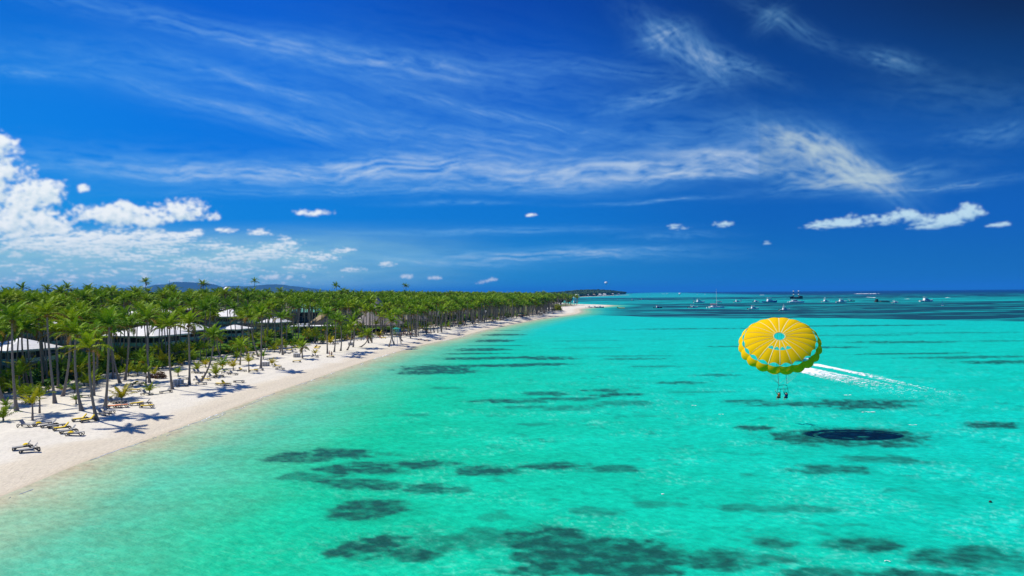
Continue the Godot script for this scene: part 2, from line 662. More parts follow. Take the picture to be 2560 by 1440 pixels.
func sea_color(x: float, z: float, e: float, slope: float, close: Array) -> Color:
	var d := -z
	var off := (x - e) / sqrt(1.0 + slope * slope)
	off += 2.2 * n_c.get_noise_2d(x / 14.0, z / 14.0) * smoothstep(0.0, 8.0, off)
	var right := smoothstep(-45.0, 70.0, x + d * 0.06)
	var turq := Color(0.007, 0.49, 0.235).lerp(Color(0.007, 0.52, 0.39), right)
	turq = turq.lerp(Color(0.007, 0.48, 0.42), smoothstep(150.0, 480.0, d) * 0.9)
	# pale sandy shallows
	var c := Color(0.46, 0.45, 0.30).lerp(Color(0.27, 0.47, 0.29), smoothstep(0.0, 7.0, off))
	c = c.lerp(Color(0.10, 0.46, 0.29), smoothstep(5.0, 16.0, off))
	c = c.lerp(turq, smoothstep(11.0, 34.0, off))
	# soft mottling of the sandy bottom
	var m := n_a.get_noise_2d(x / 23.0, z / 15.0)
	var m2 := n_b.get_noise_2d(x / 6.0 + 50.0, z / 3.4)
	var fade := smoothstep(900.0, 200.0, d)
	var m3 := n_b.get_noise_2d((x * 0.9 + z * 0.5) / 3.2, (z * 0.9 - x * 0.5) / 0.9 + 20.0)
	var v := 1.0 + (0.12 * m + 0.10 * m2 + 0.07 * m3) * fade
	c = Color(c.r, c.g * v, c.b * (1.0 + (0.15 * m + 0.10 * m2 + 0.08 * m3) * fade))
	# light focused by the ripples on the shallow bottom
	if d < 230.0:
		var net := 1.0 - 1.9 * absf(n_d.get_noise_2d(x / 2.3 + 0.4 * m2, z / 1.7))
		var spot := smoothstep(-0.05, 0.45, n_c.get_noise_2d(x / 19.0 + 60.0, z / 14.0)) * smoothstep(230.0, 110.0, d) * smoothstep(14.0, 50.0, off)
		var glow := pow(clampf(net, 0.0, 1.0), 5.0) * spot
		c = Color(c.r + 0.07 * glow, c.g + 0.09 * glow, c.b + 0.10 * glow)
	# seagrass, and the dark patch painted around the canopy's cast shadow
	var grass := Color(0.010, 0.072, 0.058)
	var k := 0.0
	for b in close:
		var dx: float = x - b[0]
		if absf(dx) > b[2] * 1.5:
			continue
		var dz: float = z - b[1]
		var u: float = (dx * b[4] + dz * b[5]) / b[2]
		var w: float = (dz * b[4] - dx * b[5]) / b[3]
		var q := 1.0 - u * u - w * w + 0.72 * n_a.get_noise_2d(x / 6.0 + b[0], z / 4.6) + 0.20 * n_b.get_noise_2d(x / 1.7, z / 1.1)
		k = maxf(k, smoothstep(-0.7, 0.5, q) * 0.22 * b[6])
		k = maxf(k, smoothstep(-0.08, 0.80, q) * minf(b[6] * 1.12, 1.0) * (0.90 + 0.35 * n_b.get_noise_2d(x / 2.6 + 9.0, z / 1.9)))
	# scattered wisps
	var wisp := 0.55 * n_a.get_noise_2d(x / 17.0 + 300.0, z / 10.0) + 0.4 * n_b.get_noise_2d(x / 5.0 + 80.0, z / 3.0)
	k = maxf(k, smoothstep(0.26, 0.62, wisp) * 0.42 * smoothstep(12.0, 40.0, off) * smoothstep(260.0, 130.0, d) * smoothstep(-60.0, 10.0, x))
	# seagrass meadow across the bay, with sand lanes
	var near := lerpf(640.0, 520.0, smoothstep(40.0, 170.0, x)) - 150.0 * smoothstep(180.0, 430.0, x)
	var lane := n_a.get_noise_2d(x / 330.0, log(maxf(d, 1.0)) * 19.0) + 0.4 * n_b.get_noise_2d(x / 110.0, log(maxf(d, 1.0)) * 46.0)
	var meadow := smoothstep(near * 0.985, near * 1.01, d + 14.0 * n_b.get_noise_2d(x / 60.0, 3.0)) * smoothstep(6.0, 60.0, off)
	var bar_ := smoothstep(1130.0, 1180.0, d) * smoothstep(1900.0, 1560.0, d)
	var bar2 := smoothstep(0.02, 0.0, absf(d / (835.0 + x * 0.02) - 1.0) - 0.008) * 0.9
	var sand_lane := clampf(smoothstep(0.16, 0.42, lane) * 0.85 + bar_ * smoothstep(-0.35, 0.1, lane) + bar2 * smoothstep(-0.3, 0.1, lane), 0.0, 1.0)
	var deep := Color(0.009, 0.062, 0.085).lerp(Color(0.008, 0.060, 0.115), smoothstep(1700.0, 3000.0, d)).lerp(Color(0.007, 0.036, 0.120), smoothstep(3500.0, 7000.0, d))
	sand_lane *= smoothstep(4200.0, 2200.0, d)
	var far := deep.lerp(Color(0.010, 0.40, 0.375), sand_lane)
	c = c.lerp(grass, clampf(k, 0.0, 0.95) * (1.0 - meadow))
	# the bay behind the spit and the far reef flat are shallower
	var flat_ := smoothstep(2200.0, 2900.0, d) * smoothstep(900.0, 300.0, absf(x - (0.225 * d - 120.0)))
	far = far.lerp(Color(0.015, 0.42, 0.42), flat_ * 0.8)
	c = c.lerp(far, meadow)
	return c


var beds := []

func build_sea() -> void:
	var bed := func(x: float, z: float, rx: float, rz: float, deg: float, k: float): beds.append([x, z, rx, rz * 1.08, cos(deg_to_rad(deg)), sin(deg_to_rad(deg)), k])
	# near the viewer
	bed.call(-11.53, -55.3, 4.2, 3.0, 10, 0.9)
	bed.call(-7.59, -53.78, 2.4, 1.6, 10, 0.85)
	bed.call(-3.17, -56.71, 6.0, 3.0, 0, 0.55)
	bed.call(2.84, -57.04, 5.0, 3.4, 15, 0.85)
	bed.call(6.67, -53.06, 8.5, 4.2, 12, 0.92)
	bed.call(9.85, -53.39, 4.0, 3.2, 20, 1.0)
	bed.call(4.59, -50.79, 6.0, 1.6, 0, 0.9)
	bed.call(8.97, -50.33, 4.0, 1.3, 0, 0.9)
	bed.call(15.6, -52.23, 4.2, 2.2, 5, 0.8)
	bed.call(21.06, -55.7, 2.2, 1.5, 0, 0.7)
	bed.call(19.64, -52.38, 3.6, 1.2, 0, 0.6)
	bed.call(28.42, -55.09, 3.4, 1.9, -10, 0.8)
	bed.call(34.89, -52.44, 5.6, 2.2, -8, 0.75)
	bed.call(36.54, -50.49, 4.0, 1.6, -5, 0.55)
	bed.call(22.39, -49.35, 4.0, 1.2, 0, 0.7)
	bed.call(27.63, -48.89, 6.0, 1.2, 0, 0.8)
	bed.call(-13.75, -65.18, 4.6, 3.4, -8, 0.85)
	bed.call(-23.09, -87.67, 8.0, 3.0, 4, 0.95)
	bed.call(-27.15, -85.07, 5.0, 2.2, 6, 0.8)
	bed.call(-17.82, -80.12, 6.4, 3.2, 6, 0.9)
	bed.call(-11.51, -82.16, 5.4, 2.2, 6, 0.85)
	bed.call(-23.17, -76.81, 4.2, 2.2, 0, 0.6)
	bed.call(-17.56, -74.05, 6.0, 2.4, 6, 0.75)
	bed.call(-13.43, -72.86, 3.4, 2.0, 0, 0.8)
	bed.call(-8.38, -71.67, 4.2, 2.0, 8, 0.75)
	bed.call(-3.89, -78.95, 4.6, 2.4, 2, 0.85)
	bed.call(4.81, -80.86, 4.4, 2.2, -2, 0.85)
	bed.call(10.98, -79.19, 4.4, 1.8, -2, 0.7)
	bed.call(-1.65, -62.77, 2.6, 1.6, 0, 0.4)
	bed.call(7.67, -63.67, 3.0, 1.8, 0, 0.55)
	bed.call(13.7, -65.67, 3.0, 1.2, 0, 0.45)
	bed.call(22.52, -64.46, 4.0, 1.4, 0, 0.55)
	bed.call(26.53, -64.11, 4.4, 1.4, 0, 0.5)
	# beyond the parasail and in the middle of the bay
	bed.call(35.98, -101.75, 3.6, 2.2, 0, 0.95)
	bed.call(47.14, -95.36, 13.0, 6.4, -3, 1.0)  # painted dark and wide around the canopy's cast shadow, to blend its edge
	bed.call(49.05, -96.35, 10.0, 5.0, -3, 1.0)  # more dark colour laid where the canopy's shadow falls
	bed.call(41.14, -95.07, 6.5, 4.0, -3, 1.0)  # left end of the dark patch painted about the canopy's shadow
	bed.call(50.93, -90.19, 3.4, 1.8, 0, 0.85)
	bed.call(52.61, -99.86, 3.4, 1.2, 0, 0.7)
	bed.call(36.17, -78.37, 5.0, 2.8, -3, 0.75)
	bed.call(45.18, -82.18, 6.0, 2.2, 8, 0.6)
	bed.call(72.08, -102.96, 5.0, 3.2, -4, 0.9)
	bed.call(62.56, -122.75, 9.5, 6.0, -4, 1.0)
	bed.call(52.68, -123.26, 12.0, 3.0, 0, 0.8)
	bed.call(43.81, -126.92, 6.0, 2.0, 0, 0.75)
	bed.call(72.03, -125.42, 5.0, 1.6, 0, 0.7)
	bed.call(36.78, -153.4, 7.0, 2.6, -4, 0.75)
	bed.call(49.78, -166.69, 7.0, 2.4, 0, 0.7)
	bed.call(37.41, -139.09, 9.0, 1.6, 0, 0.5)
	bed.call(20.63, -136.2, 6.0, 2.6, -4, 0.85)
	bed.call(19.07, -142.45, 5.0, 2.0, 0, 0.75)
	bed.call(20.52, -125.82, 6.0, 4.0, 0, 0.55)
	bed.call(7.15, -138.6, 7.0, 3.0, 4, 0.75)
	bed.call(9.07, -131.18, 9.0, 2.2, 3, 0.75)
	bed.call(-0.94, -129.28, 8.0, 2.8, 4, 0.8)
	bed.call(13.72, -131.43, 5.0, 1.6, 0, 0.7)
	bed.call(1.98, -122.34, 5.0, 2.2, 0, 0.6)
	bed.call(9.78, -121.1, 9.0, 3.2, 0, 0.5)
	bed.call(-14.98, -148.11, 4.0, 2.0, 0, 0.5)
	bed.call(-17.1, -115.22, 3.0, 1.8, 0, 0.4)
	bed.call(2.95, -106.61, 4.0, 1.4, 0, 0.5)
	# long dark beds off the sand
	bed.call(-21.19, -188.14, 12.0, 9.0, 0, 0.95)
	bed.call(-24.11, -177.02, 7.0, 5.0, 0, 0.95)
	bed.call(-15.89, -178.22, 9.0, 5.0, 0, 0.85)
	bed.call(-11.56, -214.98, 14.0, 4.4, 0, 1.0)
	bed.call(2.36, -216.41, 18.0, 4.4, 0, 1.0)
	bed.call(11.01, -211.7, 10.0, 3.4, 0, 0.9)
	bed.call(-3.59, -192.99, 16.0, 4.2, 0, 0.9)
	bed.call(7.85, -195.32, 12.0, 4.0, 0, 0.95)
	bed.call(-11.14, -248.45, 12.0, 7.0, 0, 1.0)
	bed.call(-12.47, -232.14, 14.0, 2.6, 0, 0.85)
	bed.call(-7.97, -293.98, 11.0, 10.0, 0, 0.95)
	bed.call(-5.13, -335.96, 13.0, 8.0, 0, 0.85)
	bed.call(-6.47, -266.9, 16.0, 2.0, 0, 0.8)
	bed.call(-4.17, -375.54, 10.0, 3.0, 0, 0.7)
	bed.call(36.75, -209.46, 12.0, 3.4, 0, 0.6)
	bed.call(39.49, -187.52, 9.0, 2.4, 0, 0.6)
	bed.call(39.64, -218.53, 18.0, 3.0, 0, 0.45)
	bed.call(33.79, -288.97, 22.0, 3.0, 0, 0.35)
	bed.call(29.38, -251.48, 16.0, 3.0, 0, 0.4)
	bed.call(97.12, -376.15, 48.0, 4.0, 0, 0.8)
	bed.call(81.75, -253.41, 10.0, 3.0, 0, 0.8)
	bed.call(116.92, -245.94, 12.0, 4.0, 0, 0.85)
	bed.call(154.09, -267.78, 26.0, 7.0, 0, 0.7)
	bed.call(137.64, -205.69, 24.0, 4.0, -3, 0.7)
	bed.call(139.18, -191.22, 16.0, 5.0, -3, 0.75)
	bed.call(128.43, -218.81, 24.0, 3.0, -3, 0.75)
	bed.call(193.33, -269.82, 20.0, 4.0, 0, 0.5)
	bed.call(158.63, -310.49, 30.0, 6.0, 0, 0.5)
	bed.call(208.16, -322.16, 36.0, 6.0, 0, 0.5)
	bed.call(201.79, -394.84, 60.0, 8.0, 0, 0.8)
	# one sheet: rings of vertices round the viewer, finer where the water is near
	var rings := PackedFloat32Array()
	var drop := 1500.0
	while drop > 0.9:
		rings.append(EYE * 1700.0 / drop)
		drop -= clampf(drop * 0.012, 0.22, 3.4)
	rings.append(60000.0)
	var cols := 760
	var mb := MB.new()
	for j in rings.size():
		var e := edge(-rings[j])
		var slope := (edge(-rings[j] - 4.0) - e) / 4.0
		var close := []
		for b in beds:
			if absf(b[1] + rings[j]) < b[3] * 1.6 + b[2] * 1.6 * absf(b[5]): close.append(b)
		for i in cols + 1:
			var a := deg_to_rad(lerpf(-46.0, 46.0, float(i) / cols))
			var x := tan(a) * rings[j]
			var z := -rings[j]
			mb.v.append(Vector3(x, 0, z))
			mb.n.append(Vector3.UP)
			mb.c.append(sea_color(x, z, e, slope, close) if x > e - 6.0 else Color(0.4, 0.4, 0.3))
			mb.uv.append(Vector2((x * 0.94 + z * 0.34) / 30.0, (z * 0.94 - x * 0.34) / 17.0))
			if i < cols and j < rings.size() - 1:
				var k := j * (cols + 1) + i
				mb.ix.append_array([k, k + cols + 1, k + 1, k + 1, k + cols + 1, k + cols + 2])
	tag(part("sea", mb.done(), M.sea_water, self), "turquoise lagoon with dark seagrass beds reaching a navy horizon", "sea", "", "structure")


func build_land() -> void:
	var zs := PackedFloat32Array()
	var d := 46.0
	while d < 6500.0:
		zs.append(-d)
		d += clampf(d * 0.012, 1.0, 60.0)
	var sand := MB.new()
	var across := 56
	for j in zs.size():
		var z := zs[j]
		var e := edge(z)
		var w := e - lawn_edge(z)
		for i in across + 1:
			var u := float(i) / across
			var s := lerpf(-7.0, w + 3.0, u * u * 0.4 + u * 0.6)
			var x := e - s
			sand.v.append(Vector3(x, ground_y(x, z), z))
			sand.n.append(Vector3.UP)
			var wet := smoothstep(9.5, 5.0, s + 2.6 * n_b.get_noise_2d(z / 19.0, 2.0) + 0.9 * n_b.get_noise_2d(z / 4.0, s / 3.0))
			var c := Color(0.71, 0.668, 0.56).lerp(Color(0.64, 0.572, 0.44), wet)
			var swash := smoothstep(1.6, 0.4, s)
			c = c.lerp(Color(0.50, 0.43, 0.31), swash * 0.55)
			var litter := smoothstep(24.0, 50.0, s) * (0.5 + 0.9 * n_a.get_noise_2d(x / 4.0, z / 4.0))
			c = c.lerp(Color(0.50, 0.44, 0.35), clampf(litter, 0.0, 0.55))
			c = c * (1.0 + 0.06 * n_a.get_noise_2d(s / 2.5, z / 34.0) - 0.05 * smoothstep(0.22, 0.5, n_b.get_noise_2d(x / 1.6, z / 1.9)) * smoothstep(8.0, 16.0, s) - 0.05 * smoothstep(0.1, 0.35, n_b.get_noise_2d(s / 0.9, z / 60.0)) * smoothstep(6.0, 12.0, s) * smoothstep(30.0, 18.0, s))
			sand.c.append(c)
			sand.uv.append(Vector2(z / 34.0, s / 9.0))
			if i < across and j < zs.size() - 1:
				var k := j * (across + 1) + i
				sand.ix.append_array([k, k + 1, k + across + 1, k + 1, k + across + 2, k + across + 1])
	smooth_normals(sand, across + 1, zs.size())
	tag(part("beach", sand.done(), M.beach_sand, self), "wide white sand beach curving along the lagoon", "beach", "", "structure")
	var land := MB.new()
	var cols := 44
	for j in zs.size():
		var z := zs[j]
		var l := lawn_edge(z)
		var reach := 260.0 - z * 1.15
		for i in cols + 1:
			var u := float(i) / cols
			var s := u * u * reach
			var x := l - s
			land.v.append(Vector3(x, ground_y(x, z) + 0.05 + 0.22 * smoothstep(0.0, 3.0, s), z))
			land.n.append(Vector3.UP)
			var n := n_a.get_noise_2d(x / 9.0, z / 9.0)
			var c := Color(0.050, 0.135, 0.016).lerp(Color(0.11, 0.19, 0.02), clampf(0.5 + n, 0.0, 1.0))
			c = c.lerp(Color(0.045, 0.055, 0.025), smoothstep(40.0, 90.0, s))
			if z < -640.0:
				c = c.lerp(Color(0.30, 0.27, 0.2), 0.4)
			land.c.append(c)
			land.uv.append(Vector2(x / 9.0, z / 9.0))
			if i < cols and j < zs.size() - 1:
				var k := j * (cols + 1) + i
				land.ix.append_array([k, k + 1, k + cols + 1, k + 1, k + cols + 2, k + cols + 1])
	smooth_normals(land, cols + 1, zs.size())
	tag(part("lawn", land.done(), M.ground_cover, self), "green lawn and shaded ground under the palm grove", "lawn", "", "structure")
	# thin broken lines of foam where the lagoon laps the sand
	var foam := MB.new()
	var z := -56.0
	while z > -900.0:
		var step := 0.6 * clampf(-z / 130.0, 0.8, 4.0)
		for r in 2:
			var p := []
			for zz in [z, z - step]:
				var a := n_a.get_noise_2d(zz / (26.0 - 9.0 * r), 71.0 + 9.0 * r)
				var wide := clampf(a * 0.4 + 0.02, 0.0, 0.2) * clampf(-zz / 130.0, 0.8, 1.5) * (1.0 - 0.5 * r) * (0.7 + 0.6 * n_b.get_noise_2d(zz * 0.8, r))
				wide = maxf(wide, 0.0) + (0.10 * smoothstep(8.0, 2.0, absf(zz + 91.0)) if r == 0 else 0.0)
				var x := edge(zz) + 0.15 + r * 1.1 + 0.45 * n_b.get_noise_2d(zz / 6.0, 3.0 + r) + 0.18 * n_b.get_noise_2d(zz / 1.3, 8.0)
				p.append([Vector3(x - wide, 0.025, zz), Vector3(x, 0.05 + wide * 0.12, zz), Vector3(x + wide * 0.6, 0.02, zz), wide])
			if p[0][3] > 0.03 and p[1][3] > 0.03:
				foam.quad(p[0][0], p[0][1], p[1][1], p[1][0])
				foam.quad(p[0][1], p[0][2], p[1][2], p[1][1])
		z -= step
	tag(part("shore_foam", foam.done(), M.foam, self), "thin white line of foam along the wet sand", "foam", "", "stuff")


func flake(mb: MB, at: Vector3, r: Vector2, turn: float) -> void:      # a small lens of foam lying on the water
	var p := []
	for k in 6:
		var a := TAU * k / 6.0
		var q := 0.75 + 0.35 * n_d.get_noise_2d(at.x * 3.0 + k * 5.0, at.z * 3.0)
		p.append(at + Vector3(cos(a) * r.x * q, 0, sin(a) * r.y * q).rotated(Vector3.UP, turn))
	var top := at + Vector3(0, minf(r.x, r.y) * 0.15 + 0.01, 0)
	for k in 6:
		mb.tri(top, p[(k + 1) % 6], p[k])


func smooth_normals(mb: MB, w: int, h: int) -> void:
	for j in h:
		for i in w:
			var du := mb.v[j * w + mini(i + 1, w - 1)] - mb.v[j * w + maxi(i - 1, 0)]
			var dv := mb.v[mini(j + 1, h - 1) * w + i] - mb.v[maxi(j - 1, 0) * w + i]
			var m := du.cross(dv).normalized()
			mb.n[j * w + i] = m if m.y > 0 else -m


func build_hills() -> void:
	var mb := MB.new()
	var nu := 220
	mb.grid(nu, 8, func(i: int, j: int) -> Vector3:
		var x := lerpf(-26000.0, -1500.0, float(i) / nu)
		var t := x / 1000.0
		var h := 150.0 + 110.0 * n_c.get_noise_2d(t / 3.1, 4.0) + 60.0 * n_b.get_noise_2d(t / 1.1, 8.0)
		h += 170.0 * exp(-pow((t + 8.5) / 1.3, 2.0)) + 95.0 * exp(-pow((t + 6.2) / 0.9, 2.0)) + 60.0 * exp(-pow((t + 5.0) / 0.5, 2.0)) + 50.0 * exp(-pow((t + 9.8) / 0.4, 2.0))
		h *= smoothstep(-1.6, -4.2, t)
		var f := float(j) / 8.0
		var up := sin(f * PI)
		return Vector3(x, -10.0 + (h + 10.0) * up * (1.0 + 0.10 * n_b.get_noise_2d(t * 2.6, f * 5.0)), -15000.0 - 5000.0 * f))
	tag(part("hills", mb.done(), M.hill_forest, self), "low blue mountain ridge fading behind the palm grove", "mountain", "", "structure")


# ==================================================================== palms
func frond(len_: float, rise: float, droop: float, wind: Vector3, col: Color, pairs: int, r: RandomNumberGenerator, yaw: float) -> MB:
	# a feather leaf: an arching rib and leaflets that hang from it, wind-blown; it starts at the origin
	var mb := MB.new()
	mb.ink = col
	var dir := Vector3(cos(yaw), 0, sin(yaw))
	var pts := []
	var p := Vector3.ZERO
	var seg := 9
	var a := rise
	for i in seg + 1:
		pts.append(p)
		var s := float(i) / seg
		a -= droop / seg * (0.5 + s)
		p += (dir * cos(a) + Vector3.UP * sin(a)) * (len_ / seg) + wind * (s * 0.1 * len_ / seg * 9.0 * 0.12)
	var side := dir.cross(Vector3.UP).normalized()
	for i in seg:
		var w0 := 0.075 * (1.0 - float(i) / seg) + 0.012
		var w1 := 0.075 * (1.0 - float(i + 1) / seg) + 0.012
		mb.quad(pts[i] - side * w0, pts[i] + side * w0, pts[i + 1] + side * w1, pts[i + 1] - side * w1)
	for k in pairs:
		var s := 0.10 + 0.90 * (k + 0.5) / pairs
		var f := s * seg
		var i := mini(int(f), seg - 1)
		var at: Vector3 = pts[i].lerp(pts[i + 1], f - i)
		var along: Vector3 = (pts[i + 1] - pts[i]).normalized()
		var l := len_ * 0.245 * sin(PI * clampf(0.16 + s * 0.80, 0.0, 1.0)) * r.randf_range(0.85, 1.12)
		for e in [-1.0, 1.0]:
			var out_: Vector3 = (side * e * 0.80 + along * (0.45 + 0.5 * s) + Vector3(0, r.randf_range(-0.30, 0.12), 0) + wind * 0.35).normalized()
			var mid: Vector3 = at + out_ * l * 0.55
			var tip: Vector3 = at + out_ * l * 0.9 + Vector3(0, -l * r.randf_range(0.22, 0.5), 0) + wind * l * 0.2
			var w: Vector3 = along * (len_ * 0.019)
			mb.ink = col * r.randf_range(0.75, 1.25)
			if e < 0:
				mb.quad(at - w, mid - w, mid + w, at + w)
				mb.tri(mid - w, tip, mid + w)
			else:
				mb.quad(at + w, mid + w, mid - w, at - w)
				mb.tri(mid + w, tip, mid - w)
	return mb


func make_crowns() -> void:
	var r := RandomNumberGenerator.new()
	r.seed = 5
	for k in 14:
		var list := []
		var all := MB.new()
		var tone := fmod(k * 0.618 + 0.1, 1.0)
		var green := Color(0.080, 0.205, 0.008).lerp(Color(0.31, 0.40, 0.010), tone)
		var wind := Vector3(-1.0, 0.12, 0.1) * r.randf_range(0.6, 1.8)
		var count := r.randi_range(15, 20)
		for i in count:
			var t := float(i) / count               # young and upright first, old and hanging last
			var yaw := i * 2.399963 + r.randf_range(-0.25, 0.25)
			var col := green * r.randf_range(0.7, 1.25)
			if t < 0.35:
				col = green.lerp(Color(0.21, 0.36, 0.012), 0.5)
			if t > 0.84 and r.randf() < 0.75:
				col = Color(0.26, 0.21, 0.03).lerp(Color(0.23, 0.12, 0.035), r.randf())
			var f := frond(r.randf_range(3.2, 4.6), 1.42 - 1.30 * t + r.randf_range(-0.22, 0.22), 0.75 + 0.95 * t * r.randf_range(0.6, 1.25), wind, col, 22, r, yaw)
			list.append(f.done())
			all.add(f)
		var nuts := MB.new()
		nuts.ink = Color(0.30, 0.17, 0.03)
		for i in 9:
			var a := r.randf() * TAU
			var q := Vector3(cos(a) * 0.34, r.randf_range(-0.55, -0.15), sin(a) * 0.34)
			nuts.tube([q + Vector3(0, 0.15, 0), q, q - Vector3(0, 0.15, 0)], [0.03, 0.14, 0.03], 5)
		all.add(nuts)
		crowns.append([list, nuts.done()])
		crown_mesh.append(all.done())
	for k in 6:
		var list := []
		var all := MB.new()
		var hue := r.randf()
		var green := Color(0.15, 0.27, 0.010).lerp(Color(0.46, 0.40, 0.010), hue * hue if k != 5 else 1.0)
		var wind := Vector3(-1.0, 0.1, 0.1) * r.randf_range(0.1, 0.5)
		for i in 13:
			var t := i / 13.0
			var col := green * r.randf_range(0.8, 1.2)
			if i > 10 and r.randf() < 0.5:
				col = Color(0.42, 0.26, 0.015)
			var f := frond(r.randf_range(1.9, 2.7), 1.4 - 0.75 * t, 0.55 + 0.9 * t, wind, col, 17, r, i * 2.4 + r.randf_range(-0.3, 0.3))
			list.append(f.done())
			all.add(f)
		young.append(list)
		young_mesh.append(all.done())


func trunk(h: float, lean: Vector2, sweep: float, radius: float) -> ArrayMesh:
	# swollen foot, a curve near the ground, then nearly straight; its top is at (lean.x, h, lean.y)
	var mb := MB.new()
	var pts := []
	var rad := []
	var n := 11
	for i in n + 1:
		var t := float(i) / n
		var b := t * t * (1.0 - t) * 2.2
		var bow := sin(PI * pow(t, 0.8)) * sweep
		var l := lean * (1.0 - pow(1.0 - t, 2.6))
		pts.append(Vector3(l.x + bow * signf(lean.x + 0.001), -0.35 + (h + 0.35) * t, l.y + b * 0.3))
		rad.append(radius * (lerpf(1.0, 0.62, t) + 1.1 * exp(-t * 13.0)) * (1.0 + 0.03 * (i % 2)))
	mb.tube(pts, rad, 7, false)
	return mb.done()


func clear_of(x: float, z: float, gap: float) -> bool:
	for p in footprints:
		var q: Vector2 = (Vector2(x, z) - p[0]).rotated(p[2])
		if absf(q.x) < p[1].x + gap and absf(q.y) < p[1].y + gap:
			return false
	return true


var footprints := []
var near_palms := []
var kinds := 0

func palm(x: float, z: float, h: float, lean: float, label: String, group := "tall coconut palms on the sand") -> void:
	var y := ground_y(x, z)
	var o := thing("palm_tree", label, "palm tree", Vector3(x, y, z), 0.0, group)
	kinds += 1
	var dz := rng.randf_range(-0.8, 0.8)
	part("trunk", trunk(h, Vector2(lean, dz), rng.randf_range(-0.35, 0.25), 0.22), M.palm_bark, o)
	var k := kinds * 5 % crowns.size()
	var b := Transform3D(Basis(Vector3.UP, rng.randf_range(-0.5, 0.5)) * Basis.from_scale(Vector3.ONE * rng.randf_range(0.92, 1.12)), Vector3(lean, h, dz))
	for f in crowns[k][0]:
		part("frond", f, M.palm_leaf, o, b)
	part("coconuts", crowns[k][1], M.palm_leaf, o, b).set_meta("kind", "stuff")
	palms.append(Vector2(x, z))


